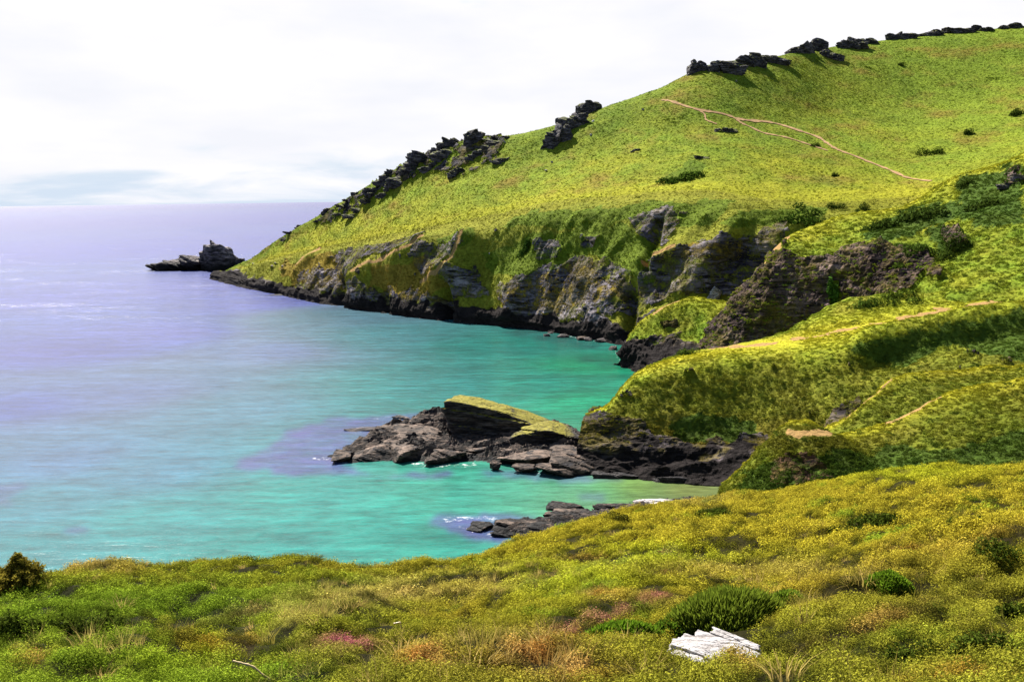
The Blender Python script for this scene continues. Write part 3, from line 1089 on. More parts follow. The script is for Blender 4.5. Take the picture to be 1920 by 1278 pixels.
def tint_F(G, px, py):
    """colour of the vegetation on the near slope"""
    n1 = fbm(G, 0.16, 4, off=3)
    n2 = fbm(G, 0.6, 4, 0.6, off=13)
    n3 = fbm(G, 2.2, 3, 0.6, off=23)
    c = lerp(LIME * 0.85, OCH, 0.5 + 1.1 * n1)
    left = sstep(900, 350, px + 160 * n1) * sstep(1060, 1120, py)
    c = lerp(c, GRN * 1.35, left * 0.8)
    mid = sstep(820, 1000, px) * sstep(1080, 1010, py + 40 * n1)
    c = lerp(c, np.array([0.255, 0.212, 0.017]), mid * 0.85)
    bank = sstep(-40, 90, py - (1278 - (px - 1030) * 0.31)) * (px > 1000)
    c = lerp(c, LIME * 0.75 * 0.6 + OLV * 0.55, bank * 0.75)
    lowc = sstep(1150, 1230, py) * sstep(400, 650, px) * sstep(1250, 1000, px)
    c = lerp(c, OLV * 1.1, lowc * 0.6)
    lime = 0.8 * blob(px, py, 1050, 1090, 190, 40) + 0.7 * blob(px, py, 1250, 1045, 170, 22) + 0.8 * blob(px, py, 430, 1200, 130, 26, -0.3) + 0.6 * blob(px, py, 1700, 890, 160, 20)
    c = lerp(c, np.array([0.23, 0.27, 0.012]), lime)
    c = lerp(c, GRN * 1.2, 0.8 * sstep(0.15, 0.4, n2))
    straw = (0.9 * blob(px, py, 800, 1110, 200, 22, -0.12) + 0.8 * blob(px, py, 170, 1062, 90, 14) + 0.7 * blob(px, py, 480, 1150, 90, 12, -0.25)
             + 0.7 * blob(px, py, 1290, 935, 70, 12) + 0.5 * blob(px, py, 1440, 1070, 220, 16) + 0.6 * blob(px, py, 590, 1150, 90, 16, -0.4))
    c = lerp(c, STR * 0.85, straw * (0.6 + 0.9 * n2))
    rust = (blob(px, py, 445, 1213, 38, 16) + blob(px, py, 62, 1243, 18, 16) + blob(px, py, 990, 1225, 70, 22) + blob(px, py, 800, 1245, 45, 20)
            + 0.8 * blob(px, py, 1130, 1120, 40, 10) + 0.9 * blob(px, py, 1710, 1033, 45, 6) + blob(px, py, 1050, 1262, 90, 22) + 0.6 * blob(px, py, 1390, 1250, 22, 16))
    russ = sstep(0.12, 0.4, fbm(G, 0.4, 4, 0.6, off=77)) * sstep(1120, 1200, py) * 0.6
    c = lerp(c, lerp(RUST * 0.8, OLV, 0.4 + n3), russ)
    c = lerp(c, lerp(RUST * 0.9, STR * 0.8, 0.4 + n3), rust * 0.9)
    br = 0.8 * blob(px, py, 1100, 1050, 60, 10) + 0.7 * blob(px, py, 1620, 1180, 160, 12, -0.3) + 0.5 * blob(px, py, 1870, 1010, 80, 14, -0.3)
    c = lerp(c, BRN * 1.2, br)
    hea = heather(px, py)
    c = lerp(c, HEA, hea * (0.9 + n3))
    c = c * (1 + 0.22 * n3)[..., None]
    return np.clip(c, 0.003, 1)


def colour_F(I):
    G, px, py, v = I['G'], I['px'], I['py'], I['v']
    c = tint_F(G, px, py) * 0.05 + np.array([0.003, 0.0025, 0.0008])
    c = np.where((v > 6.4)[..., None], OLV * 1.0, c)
    return c, np.broadcast_to(np.array([0.05, 0.042, 0.04]), G.shape)


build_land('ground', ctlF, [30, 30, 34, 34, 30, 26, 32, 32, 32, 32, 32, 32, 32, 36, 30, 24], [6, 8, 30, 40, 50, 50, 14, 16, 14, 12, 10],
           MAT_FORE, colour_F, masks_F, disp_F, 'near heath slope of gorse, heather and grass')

# ------------------------------------------------------------------ ray casting on the finished land
_allv, _allf, _o = [], [], 0
for I in LANDS:
    _allv.append(I['G'].reshape(-1, 3))
    _allf.append(I['faces'] + _o)
    _o += I['G'].shape[0] * I['G'].shape[1]
BVH = BVHTree.FromPolygons(np.concatenate(_allv).tolist(), np.concatenate(_allf).tolist())


def hit(px, py):
    r = ray(px, py)
    loc, nor, i, d = BVH.ray_cast(Vector((0, 0, CAMZ)), Vector(r / np.linalg.norm(r)))
    if loc is None:
        return None
    return np.array(loc), np.array(nor)


def ground(x, y):
    loc, nor, i, d = BVH.ray_cast(Vector((x, y, 400)), Vector((0, 0, -1)))
    return loc.z if loc else 0.0
# ================================================================== sea
def build_sea():
    ang = np.concatenate([np.linspace(-100, -36, 40), np.linspace(-35, 36, 620), np.linspace(37, 100, 30)])
    rad = np.concatenate([np.linspace(20, 90, 15), np.geomspace(94, 900, 420), np.geomspace(930, 90000, 90)])
    a, r = np.meshgrid(np.radians(ang), rad)
    G = np.stack([np.sin(a) * r, np.cos(a) * r, np.zeros_like(r)], -1)
    px, py = project(G)
    # samples over the bay: turquoise by depth and bed, lilac sky sheen painted in
    sm = [
        (60, 388, (0.055, 0.06, 0.25)), (500, 382, (0.06, 0.065, 0.26)), (60, 420, (0.08, 0.08, 0.30)), (400, 410, (0.085, 0.09, 0.31)), (150, 470, (0.10, 0.11, 0.36)), (560, 450, (0.10, 0.11, 0.33)), (100, 560, (0.13, 0.145, 0.36)), (320, 540, (0.15, 0.165, 0.37)),
        (480, 570, (0.14, 0.16, 0.36)), (100, 655, (0.09, 0.095, 0.29)), (300, 620, (0.15, 0.165, 0.38)), (60, 760, (0.08, 0.12, 0.32)), (250, 740, (0.10, 0.17, 0.32)), (500, 660, (0.13, 0.22, 0.36)),
        (450, 760, (0.07, 0.24, 0.31)), (700, 640, (0.045, 0.25, 0.26)), (640, 590, (0.07, 0.22, 0.27)), (760, 720, (0.03, 0.30, 0.27)), (900, 650, (0.012, 0.26, 0.20)), (1000, 640, (0.005, 0.25, 0.17)),
        (1100, 680, (0.003, 0.31, 0.13)), (1120, 750, (0.010, 0.42, 0.19)), (980, 720, (0.008, 0.32, 0.21)), (870, 720, (0.02, 0.30, 0.25)), (120, 860, (0.07, 0.19, 0.33)), (300, 880, (0.06, 0.25, 0.34)),
        (60, 950, (0.04, 0.25, 0.29)), (60, 1030, (0.02, 0.26, 0.25)), (300, 980, (0.025, 0.33, 0.29)), (550, 930, (0.025, 0.38, 0.29)), (700, 980, (0.022, 0.38, 0.27)), (500, 1020, (0.018, 0.34, 0.26)),
        (850, 930, (0.03, 0.42, 0.27)), (980, 920, (0.06, 0.46, 0.26)), (1080, 915, (0.12, 0.50, 0.24)), (1150, 920, (0.16, 0.50, 0.20)), (1220, 915, (0.26, 0.42, 0.06)), (1300, 920, (0.36, 0.36, 0.06)),
        (850, 1020, (0.02, 0.36, 0.24)), (900, 890, (0.04, 0.42, 0.26)),
    ]
    key = lambda g: np.stack([np.arctan2(g[..., 0], np.maximum(g[..., 1], 1)) * 6, np.log(np.clip(np.hypot(g[..., 0], g[..., 1]), 30, 15000)) * 5.0], -1)
    jw = np.stack([fbm(G, 0.012, 3), fbm(G, 0.012, 3, off=50)], -1) * 0.25
    K = key(G) + jw
    num = np.zeros(G.shape)
    den = np.zeros(r.shape)
    for x, y, c in sm:
        k = key(PZ(x, y))
        w = 1 / ((K[..., 0] - k[0]) ** 2 + (K[..., 1] - k[1]) ** 2 + 0.03) ** 1.5
        num += w[..., None] * np.array(c)
        den += w
    C = num / den[..., None]
    lil = sstep(0.45, 0.75, C[..., 0] / (C[..., 1] + 1e-6))[..., None]
    C = C * (np.array([0.36, 0.345, 0.39]) * (1 - lil) + np.array([0.25, 0.28, 0.47]) * lil)
    # weed-covered reefs under the surface
    jx = fbm(G, 0.06, 6, 0.7) * 120
    jy = fbm(G, 0.06, 6, 0.7, off=70) * 50
    reef = np.zeros(r.shape)
    for poly, s in (([(430, 880), (470, 850), (530, 818), (620, 790), (720, 775), (830, 770), (840, 800), (720, 830), (640, 870), (720, 890), (820, 880), (830, 895), (680, 888), (560, 884)], 1.0),
                    ([(580, 800), (640, 780), (720, 780), (720, 805), (640, 815)], 0.8),
                    ([(785, 975), (830, 958), (900, 960), (1000, 960), (940, 1020), (890, 1005), (840, 990)], 1.0),
                    ([(108, 990), (150, 984), (165, 994), (130, 1002)], 0.8), ([(1080, 925), (1135, 922), (1140, 934), (1090, 936)], 0.6),
                    ([(-40, 910), (40, 905), (20, 950), (-40, 950)], 0.6), ([(1000, 610), (1090, 632), (1160, 660), (1100, 650), (1020, 640), (950, 622)], 0.85),
                    ([(1080, 672), (1160, 668), (1180, 690), (1090, 680)], 0.55), ([(880, 880), (1080, 885), (1180, 898), (1060, 905), (900, 896)], 0.7)):
        m = inpoly(px + jx * 0.5, py + jy * 0.5, poly).astype(float) * s
        reef = np.maximum(reef, m)
    # soften the reef outline a little along both directions
    for _ in range(5):
        q = np.pad(reef, 1, mode='edge')
        reef = (q[1:-1, 1:-1] * 2 + q[:-2, 1:-1] + q[2:, 1:-1] + q[1:-1, :-2] + q[1:-1, 2:]) / 6
    far = np.where(G[..., 1] > 215, 1.0, 0.0)[..., None]
    rc = np.array([0.045, 0.034, 0.135]) * (1 - far) + np.array([0.004, 0.035, 0.035]) * far
    reef = np.clip(reef * (0.75 + 0.5 * fbm(G, 0.14, 4, 0.6, off=15)), 0, 1)
    C = C * (1 - 0.92 * reef[..., None]) + rc * 0.92 * reef[..., None]
    # foam where the swell meets rocks
    foam = np.zeros(r.shape)
    for l, w in (([(585, 858), (610, 860), (660, 868)], 7), ([(770, 868), (830, 872), (890, 872)], 7), ([(1150, 655), (1165, 680), (1185, 690)], 5),
                 ([(830, 972), (880, 968), (930, 972)], 12), ([(860, 985), (905, 998), (930, 1006)], 7), ([(985, 886), (1060, 892)], 4), ([(1060, 628), (1120, 640)], 4), ([(700, 784), (760, 778)], 3)):
        d = polydist(px + jx * 0.12, py + jy * 0.2, l)
        foam = np.maximum(foam, 1 - sstep(w * 0.2, w, d))
    calm = fbm(G * np.array([1.0, 2.6, 1]), 0.010, 4, off=33)
    calm = -0.3 + (np.clip(calm, -0.3, 0.35) + 0.3) * (0.10 + 0.90 * sstep(240, 520, r))      # the cove is sheltered
    me = mesh_np('sea', G.reshape(-1, 3), grid_faces(*r.shape), None, True,
                 {'wcol': C.reshape(-1, 3), 'foam': foam.ravel(), 'calm': calm.ravel()})
    m = new_mat('sea_water')
    b = NB(m)
    o = b.n('ShaderNodeOutputMaterial')
    pos = b.n('ShaderNodeNewGeometry').outputs['Position']
    wc = b.attr('wcol').outputs['Color']
    fm = b.attr('foam').outputs['Fac']
    cm = b.attr('calm').outputs['Fac']
    mp = b.mapping(pos, (0.34, 1.0, 1.0), (0, 0, R(10)))
    w1 = b.noise(mp, 0.42, 4, 0.6, 0.3)
    w2 = b.noise(mp, 1.1, 5, 0.65, 0.2)
    w0 = b.noise(mp, 0.06, 3, 0.5)
    h = b.mth('ADD', b.mth('MULTIPLY', w1, 1.3), b.mth('ADD', b.mth('MULTIPLY', w2, 0.55), b.mth('MULTIPLY', w0, 1.6)))
    amp = b.ramp(cm, -0.3, 0.35, 0.20, 0.60)
    bp = b.n('ShaderNodeBump')
    bp.inputs['Distance'].default_value = 0.9
    b.l(amp, bp.inputs['Strength'])
    b.l(h, bp.inputs['Height'])
    f2 = b.ramp(b.mth('ADD', fm, b.mth('MULTIPLY', b.mth('SUBTRACT', b.noise(pos, 0.8, 6, 0.75), 0.5), 2.6)), 1.0, 1.7)
    # scattered whitecaps far out
    wcap = b.ramp(b.noise(b.mapping(pos, (0.7, 1.0, 1), (0, 0, R(10))), 0.14, 5, 0.7), 0.735, 0.79)
    f3 = b.mth('MAXIMUM', f2, b.mth('MULTIPLY', wcap, 0.6))
    # short swell streaks mottle the body colour
    mot = b.n('ShaderNodeVectorMath', operation='SCALE')
    b.l(wc, mot.inputs[0])
    swl = b.ramp(b.noise(b.mapping(pos, (0.22, 1.0, 1), (0, 0, R(9))), 0.17, 4, 0.6), 0.32, 0.68, 0.78, 1.22)
    b.l(b.mth('MULTIPLY', b.mth('MULTIPLY', swl, 1.0), b.mth('MULTIPLY', b.ramp(b.mth('ADD', b.mth('MULTIPLY', w1, 0.6), b.mth('MULTIPLY', w2, 0.4)), 0.33, 0.67, 0.55, 1.45), b.ramp(b.noise(b.mapping(pos, (0.35, 1.3, 1), (0, 0, R(12))), 0.05, 5, 0.6), 0.3, 0.7, 0.85, 1.15))), mot.inputs['Scale'])
    col = b.mix(f3, mot.outputs[0], (0.75, 0.72, 0.72))
    df = b.n('ShaderNodeBsdfDiffuse')
    b.l(col, df.inputs['Color'])
    b.l(bp.outputs[0], df.inputs['Normal'])
    gl = b.n('ShaderNodeBsdfGlossy')
    b.l(b.ramp(f3, 0, 1, 0.17, 0.7), gl.inputs['Roughness'])
    b.l(bp.outputs[0], gl.inputs['Normal'])
    fr_ = b.n('ShaderNodeFresnel')
    fr_.inputs['IOR'].default_value = 1.33
    b.l(bp.outputs[0], fr_.inputs['Normal'])
    fac = b.mth('MULTIPLY', b.mth('MINIMUM', fr_.outputs[0], 0.38), b.ramp(f3, 0, 1, 1.0, 0.2))
    ms = b.n('ShaderNodeMixShader')
    b.l(fac, ms.inputs[0])
    b.l(df.outputs[0], ms.inputs[1])
    b.l(gl.outputs[0], ms.inputs[2])
    b.l(ms.outputs[0], o.inputs[0])
    me.materials.append(m)
    return tag(link('sea', me), 'lilac open sea turning turquoise in the cove', kind='structure')


build_sea()


# ================================================================== path ribbon on the hill
def ribbon(lines, name, width, mat, label):
    vs, fs = [], []
    for line in lines:
        pts = []
        ln = np.array(line, float)
        t = np.linspace(0, len(ln) - 1, (len(ln) - 1) * 6 + 1)
        q = mono(ln, t)
        for x, y in q:
            hh = hit(x, y)
            if hh is not None:
                pts.append(hh[0])
        pts = np.array(pts)
        for k in range(3):
            pts[1:-1] = (pts[:-2] + pts[1:-1] * 2 + pts[2:]) / 4
        d = np.gradient(pts, axis=0)
        side = np.stack([d[:, 1], -d[:, 0], 0 * d[:, 0]], 1)
        side /= np.linalg.norm(side, axis=1)[:, None] + 1e-9
        wob = width * (0.45 + 1.0 * RNG.random(len(pts)))
        base = len(vs)
        for k, p in enumerate(pts):
            for s in (-1, 0, 1):
                e = p + side[k] * s * wob[k] * 0.5
                z = ground(e[0], e[1]) + (0.22 if s else 0.16)
                vs.append((e[0], e[1], z))
        for k in range(len(pts) - 1):
            for s in (0, 1):
                i = base + k * 3 + s
                fs.append((i, i + 1, i + 4, i + 3))
    o = link(name, mesh_np(name, vs, fs, mat, True))
    return tag(o, label, kind='structure')


def dirt_material():
    m = new_mat('trodden_earth')
    b = NB(m)
    o = b.n('ShaderNodeOutputMaterial')
    pr = b.n('ShaderNodeBsdfPrincipled')
    pr.inputs['Roughness'].default_value = 0.95
    pos = b.n('ShaderNodeNewGeometry').outputs['Position']
    b.l(b.mix(b.ramp(b.noise(pos, 0.5, 6, 0.7), 0.3, 0.7), (0.17, 0.085, 0.026), (0.36, 0.21, 0.075)), pr.inputs['Base Color'])
    b.l(pr.outputs[0], o.inputs[0])
    return m


MAT_DIRT = dirt_material()
ribbon(PATH_A[:1], 'path', 1.25, MAT_DIRT, 'thin footpath along the middle of the hill')
ribbon(PATH_A[1:2], 'path', 1.7, MAT_DIRT, 'wider footpath descending to the right')
ribbon(PATH_A[2:], 'path', 0.8, MAT_DIRT, 'short faint footpath branching downhill')


# ================================================================== rocks
def ico(sub):
    bm = bmesh.new()
    bmesh.ops.create_icosphere(bm, subdivisions=sub, radius=1)
    v = np.array([x.co[:] for x in bm.verts])
    f = np.array([[q.index for q in x.verts] for x in bm.faces])
    bm.free()
    return v, f


ICO = {s: ico(s) for s in (2, 3, 4, 5, 6)}


def hull_planes(pts):
    bm = bmesh.new()
    vs = [bm.verts.new(p) for p in pts]
    bmesh.ops.convex_hull(bm, input=vs)
    out = []
    c = np.mean(pts, 0)
    for f in bm.faces:
        f.normal_update()
        nrm = np.array(f.normal)
        d = nrm @ (np.array(f.verts[0].co) - c)
        if d < 0:
            nrm, d = -nrm, -d
        if d > 1e-4:
            out.append((nrm, d))
    bm.free()
    return c, out


def hull_rock(pts, sub=5, rough=0.12, strata=0.0, layer=0.6, dip=(0.25, 0.35, 1.0), seed=0, sharp=24):
    """angular rock: convex hull of pts, tessellated, chipped into beds and roughened; returns verts, faces"""
    pts = np.asarray(pts, float)
    c, pl = hull_planes(pts)
    v, f = ICO[sub]
    ext = (pts.max(0) - pts.min(0)) / 2
    d = v * ext
    ln = np.linalg.norm(d, axis=1)
    dr = d / ln[:, None]
    inv = np.zeros(len(v))
    acc = np.zeros(len(v))
    for n, dd in pl:
        acc += np.maximum(dr @ n / dd, 0) ** sharp
    r = acc ** (-1 / sharp)
    p = dr * r[:, None]
    size = ext.max()
    off = seed * 7.31
    q = p + c
    # bedding: each layer sticks out by its own amount
    a = np.array(dip, float)
    a /= np.linalg.norm(a)
    if strata:
        s = (q @ a + 0.35 * layer * fbm(q, 0.5 / layer, 2, off=off)) / layer
        li = np.floor(s).astype(int)
        fr_ = s - li
        hsh = lambda k: (np.sin(k * 12.9898 + seed * 3.7) * 43758.5453) % 1.0
        hv = hsh(li) * (1 - sstep(0.8, 1.0, fr_)) + hsh(li + 1) * sstep(0.8, 1.0, fr_)
        hor = dr - a * (dr @ a)[:, None]
        p = p + hor * ((hv - 0.6) * strata)[:, None] - hor * (0.3 * strata * np.exp(-((fr_ - 0.0) / 0.08) ** 2))[:, None]
    amp = rough * size
    p = p + dr * (amp * (0.6 * fbm(q, 1.2 / size, 3, 0.6, True, off=off) + 0.45 * fbm(q, 4.0 / size, 4, 0.6, off=off + 9)))[:, None]
    return p + c, f


def rnd_pts(cx, cy, cz, sx, sy, sz, seed, n=14):
    r = np.random.default_rng(seed)
    p = r.normal(size=(n, 3))
    p /= np.linalg.norm(p, axis=1)[:, None]
    p *= 0.8 + 0.3 * r.random((n, 1))
    p = np.sign(p) * np.abs(p) ** 0.75
    return p * np.array([sx, sy, sz]) + np.array([cx, cy, cz])


def join(parts):
    vs, fs, o = [], [], 0
    for v, f in parts:
        vs.append(v)
        fs.append(f + o)
        o += len(v)
    return np.concatenate(vs), np.concatenate(fs)


MAT_TOR = rock_material('dark_tor_slate', (0.080, 0.069, 0.076), 0.45, turf=(0.11, 0.12, 0.012), turf_lo=0.74, bump=0.5)
MAT_ISLET = rock_material('islet_rock', (0.15, 0.125, 0.125), 0.22, turf=None, wet_z=8.0, bump=0.5)
MAT_SLAB = rock_material('shore_slate', (0.092, 0.064, 0.048), 0.55, wet_z=1.0, bump=0.3)
MAT_SLABTOP = rock_material('turf_topped_slate', (0.055, 0.046, 0.042), 0.5, turf=(0.19, 0.165, 0.013), turf_lo=0.70, bump=0.3, turf_z=2.5, wet_z=1.0)
MAT_PALE = rock_material('pale_weathered_rock', (0.40, 0.37, 0.36), 0.8, bump=0.3)
MAT_BOULDER = rock_material('shore_boulder', (0.075, 0.060, 0.058), 0.8, bump=0.3)
MAT_BLACK = rock_material('black_wet_rock', (0.022, 0.018, 0.018), 0.6, bump=0.3)
MAT_MOSSY = rock_material('mossy_boulder', (0.10, 0.085, 0.07), 0.6, turf=(0.20, 0.20, 0.02), turf_lo=0.45, bump=0.3)


def tor(px, py, wpx, hpx, label, seed, blocks=5, mat=None, name='rock_outcrop', group='rock outcrops on the headland', sink=0.35, lean=0.0, depth=0.6):
    """craggy outcrop whose base sits where the pixel meets the hill"""
    hh = None
    yy = py
    while hh is None and yy < py + 60:
        hh = hit(px, yy)
        yy += 1
    if hh is None:
        return None
    c = hh[0]
    k = FPX / c[1]
    w, h = wpx / k, hpx / k
    r = np.random.default_rng(seed)
    parts = []
    for i in range(blocks):
        t = (i + 0.5) / blocks - 0.5
        bw = w / blocks * (0.9 + 0.7 * r.random())
        bh = h * (0.42 + 0.42 * r.random()) * (1 - 0.5 * abs(t))
        x = c[0] + t * w * 0.9
        y = c[1] + (r.random() - 0.5) * w * 0.25 * depth
        g = ground(x, y)
        sz = bh * (0.5 + sink)
        zc = g + bh - sz + lean * t * h
        pts = rnd_pts(x, y, zc, bw, max(bw * depth, 0.5 * bh), sz, seed * 31 + i, 12)
        parts.append(hull_rock(pts, 4, 0.10, bw * 0.35, max(bh * 0.17, 0.3), (0.45, 0.3, 1), seed + i))
    v, f = join(parts)
    base = np.array([c[0], c[1], c[2]])
    me = mesh_np(name, v - base, f, mat or MAT_TOR, False)
    o = link(name, me)
    o.location = base
    return tag(o, label, 'rock outcrop', group)


# skyline and slope outcrops, left to right
tors = [
    (548, 432, 40, 8, 'low dark rock scatter low on the skyline, nearest the sea', 1, 4),
    (606, 404, 34, 14, 'small dark crag where the skyline meets the sea horizon', 2, 3),
    (650, 378, 50, 14, 'dark broken rock band on the lower left skyline', 3, 4),
    (712, 348, 56, 20, 'long jagged crag on the skyline left of the twin-peaked one', 4, 5),
    (765, 318, 60, 34, 'tall craggy skyline rock mass above the broken slope rocks', 5, 4),
    (782, 290, 22, 16, 'pointed pinnacle on top of the left crag', 6, 2),
    (833, 275, 48, 22, 'flat-topped skyline rock with a small horn on its left', 7, 4),
    (890, 265, 34, 32, 'dark knob of rock standing on the skyline at mid ridge', 8, 3),
    (930, 262, 34, 10, 'low rock shelf just right of the dark knob', 9, 3),
    (815, 306, 50, 22, 'dark rocks in bracken below the flat-topped skyline rock', 10, 4),
    (895, 292, 38, 26, 'grey crag stepping down below the dark skyline knob', 11, 3),
    (922, 272, 26, 20, 'narrow grey rock right of the stepped grey crag', 12, 2),
    (942, 302, 24, 14, 'brownish boulder outcrop alone below the ridge', 13, 2),
    (856, 328, 22, 22, 'pale grey boulder low on the slope under the ridge rocks', 14, 2),
    (725, 354, 30, 14, 'small dark rock tucked under the left skyline', 15, 3),
    (693, 372, 24, 12, 'small dark rock pair lowest in the left rock field', 16, 2),
    (665, 402, 26, 14, 'grey rock pair in short grass at the far left slope', 17, 2),
    (1098, 214, 54, 36, 'blocky summit crag on the middle of the skyline', 18, 4),
    (1075, 236, 50, 40, 'dark shattered crag just under the blocky summit crag', 19, 3),
    (1042, 268, 52, 50, 'big dark crag face at the lower end of the middle tor', 20, 4),
    (1310, 134, 44, 40, 'leftmost hazy crag of the high tor line', 21, 4),
    (1365, 132, 70, 36, 'broad dark wall of crags in the high tor line', 22, 5),
    (1412, 122, 46, 36, 'rounded dark crag right of the broad crag wall', 23, 3),
    (1450, 117, 50, 22, 'low dark rocks linking the two high crags', 24, 4),
    (1500, 98, 56, 40, 'tall castle-like crag on the high skyline', 25, 4),
    (1535, 90, 46, 28, 'blocky crag at the right side of the castle-like crag', 26, 3),
    (1606, 78, 54, 22, 'flat dark crag on the skyline above two slope rocks', 27, 4),
    (1600, 90, 50, 18, 'dark slope rock right under the flat skyline crag', 28, 3),
    (1558, 108, 38, 24, 'separate dark rock below the high skyline crags', 29, 3),
    (1686, 70, 54, 24, 'isolated two-block rock on the skyline toward the right', 30, 4),
    (1790, 58, 140, 17, 'long low dark rock band along the right skyline', 31, 8),
    (1900, 53, 44, 13, 'low dark rock at the far right end of the skyline', 32, 3),
    (1898, 342, 34, 16, 'grey-topped rock poking from the near right hillside', 33, 2),
    (1360, 246, 40, 9, 'cluster of small grey stones just below the footpath', 34, 4),
    (1312, 296, 22, 8, 'pair of grey stones beside the dark bracken patch', 35, 2),
    (1190, 283, 14, 6, 'single grey stone lying on the open middle slope', 36, 2),
]
for t in tors:
    tor(*t)

# islet beyond the headland tip
ip = sea(365, 506)
pk = FPX / ip[1]
parts = []
for i, (x, wp, hp, sd) in enumerate(((410, 54, 60, 41), (388, 38, 40, 42), (438, 40, 34, 43), (360, 46, 30, 44), (328, 50, 24, 45), (292, 44, 15, 46), (424, 46, 50, 47), (398, 30, 54, 48), (345, 40, 28, 49), (310, 40, 20, 50), (448, 26, 24, 53))):
    q = sea(x, 507)
    w, h = wp / pk, hp / pk
    parts.append(hull_rock(rnd_pts(q[0], q[1] + (i % 3) * 3, h * 0.30, w * 0.55, w * 0.5, h * 0.72, sd, 14), 5, 0.13, w * 0.14, h * 0.16, (0.5, 0.2, 1), sd))
v, f = join(parts)
o = link('sea_stack', mesh_np('sea_stack', v - ip, f, MAT_ISLET, False))
o.location = ip
tag(o, 'black rocky islet with a pale rounded summit off the headland tip', 'islet')


def slab(px, py, wpx, dm, hm, label, seed, tilt=0.0, yaw=0.0, mat=None, name='shore_rock', cat='rock', group='slabs of the rocky spit', z=0.75, rough=0.09, sub=5, strata=0.5, layer=0.5):
    c = PZ(px, py, z)
    k = FPX / c[1]
    w = wpx / k / 2
    pts = rnd_pts(0, 0, 0, w, dm / 2, hm, seed, 11)
    pts[:, 2] = np.clip(pts[:, 2], -hm * 0.8, hm * (0.55 + 0.25 * pts[:, 1] / dm))
    v, f = hull_rock(pts, sub, rough, strata, layer, (0.3, 0.4, 1), seed, 60)
    rm_ = np.array(Matrix.Rotation(yaw, 3, 'Z') @ Matrix.Rotation(tilt, 3, 'Y'))
    v = v @ rm_.T
    o = link(name, mesh_np(name, v, f, mat or MAT_SLAB, False))
    o.location = c
    return tag(o, label, cat, group)


# grass-capped block on the spit: prow on its left, long slope down to the right
def world_profile(prof, d, depth, seed, sub=6, rough=0.05, strata=0.5, layer=0.55):
    pts = []
    for px, py in prof:
        pts.append(P(px, py, d))
    front = np.array(pts)
    mid = front.mean(0)
    back = mid + (front - mid) * np.array([0.88, 1, 0.82]) + np.array([1.2, depth, 0.0])
    return hull_rock(np.concatenate([front, back]), sub, rough, strata, layer, (0.2, 0.25, 1), seed, 26)


v, f = world_profile([(826, 754), (832, 800), (850, 828), (1000, 842), (1044, 812), (1004, 794), (930, 770), (870, 756), (836, 750)], 178, 9, 51, rough=0.10, strata=0.9, layer=0.9)
c = v.mean(0)
o = link('sea_rock', mesh_np('sea_rock', v - c, f, MAT_SLABTOP, False))
o.location = c
tag(o, 'big turf-capped block with a sharp prow on the spit', 'rock')
v, f = world_profile([(948, 822), (975, 812), (1030, 806), (1075, 822), (1105, 842), (1085, 862), (1000, 856), (955, 846)], 171, 10, 52, rough=0.09, strata=0.9, layer=0.7)
c = v.mean(0)
o = link('sea_rock', mesh_np('sea_rock', v - c, f, MAT_SLABTOP, False))
o.location = c
tag(o, 'lower mossy-topped block joining the prow block to the black cliff', 'rock')

slab(780, 822, 130, 16, 2.6, 'long dark grey slab left of the turf-capped block', 61, 0.06, 0.15)
slab(700, 846, 130, 10, 2.5, 'ribbed brown slab at the outer end of the spit', 62, 0.05, 0.1)
slab(632, 855, 66, 6, 1.2, 'low seaward tip rock ringed by foam', 63, 0.1, 0.2)
slab(760, 852, 70, 8, 2.2, 'rounded dark slab in the middle of the spit front', 64, -0.08, 0.3)
slab(845, 860, 110, 8, 1.5, 'broad tan slab awash at the spit edge', 65, 0.10, 0.05)
slab(930, 846, 100, 6, 1.4, 'pale flat slab lying under the dark overhang', 66, 0.06, 0.0)
slab(900, 836, 150, 10, 2.0, 'dark ledge below the turf-capped block', 67, 0.0, 0.1)
slab(1000, 864, 150, 9, 1.9, 'brown ledge stepping from the spit toward the cliff', 68, 0.08, -0.1)
slab(1075, 868, 150, 14, 3.0, 'black ledge where the spit meets the cliff foot', 69, 0.06, -0.15)
slab(1045, 880, 130, 6, 1.1, 'low reddish ledge along the green inlet', 70, 0.06, -0.12)
slab(930, 872, 24, 2, 1.3, 'small upright rock standing in the foam', 71, 0.0, 0.3, sub=4)
slab(985, 876, 60, 4, 0.6, 'thin flat rock awash beside the upright rock', 72, 0.0, 0.0, sub=4)
slab(760, 784, 58, 4, 0.9, 'separate low black rock behind the spit', 73, 0.0, 0.0, mat=MAT_BOULDER, sub=4, z=0.0)
slab(680, 806, 100, 3.5, 0.55, 'thin olive reef ridge just breaking the water', 74, 0.0, 0.05, mat=MAT_BOULDER, sub=4, z=0.0)
slab(740, 812, 90, 8, 1.8, 'dark slab at the back edge of the spit', 75, 0.05, 0.2)
slab(1160, 890, 150, 6, 1.0, 'black wet ledge under the cliff at the inlet', 76, 0.06, -0.06, mat=MAT_BLACK, z=0.1)
slab(1290, 902, 150, 5, 1.1, 'black rock foot at the back of the inlet', 77, 0.05, -0.05, mat=MAT_BLACK, z=0.1)

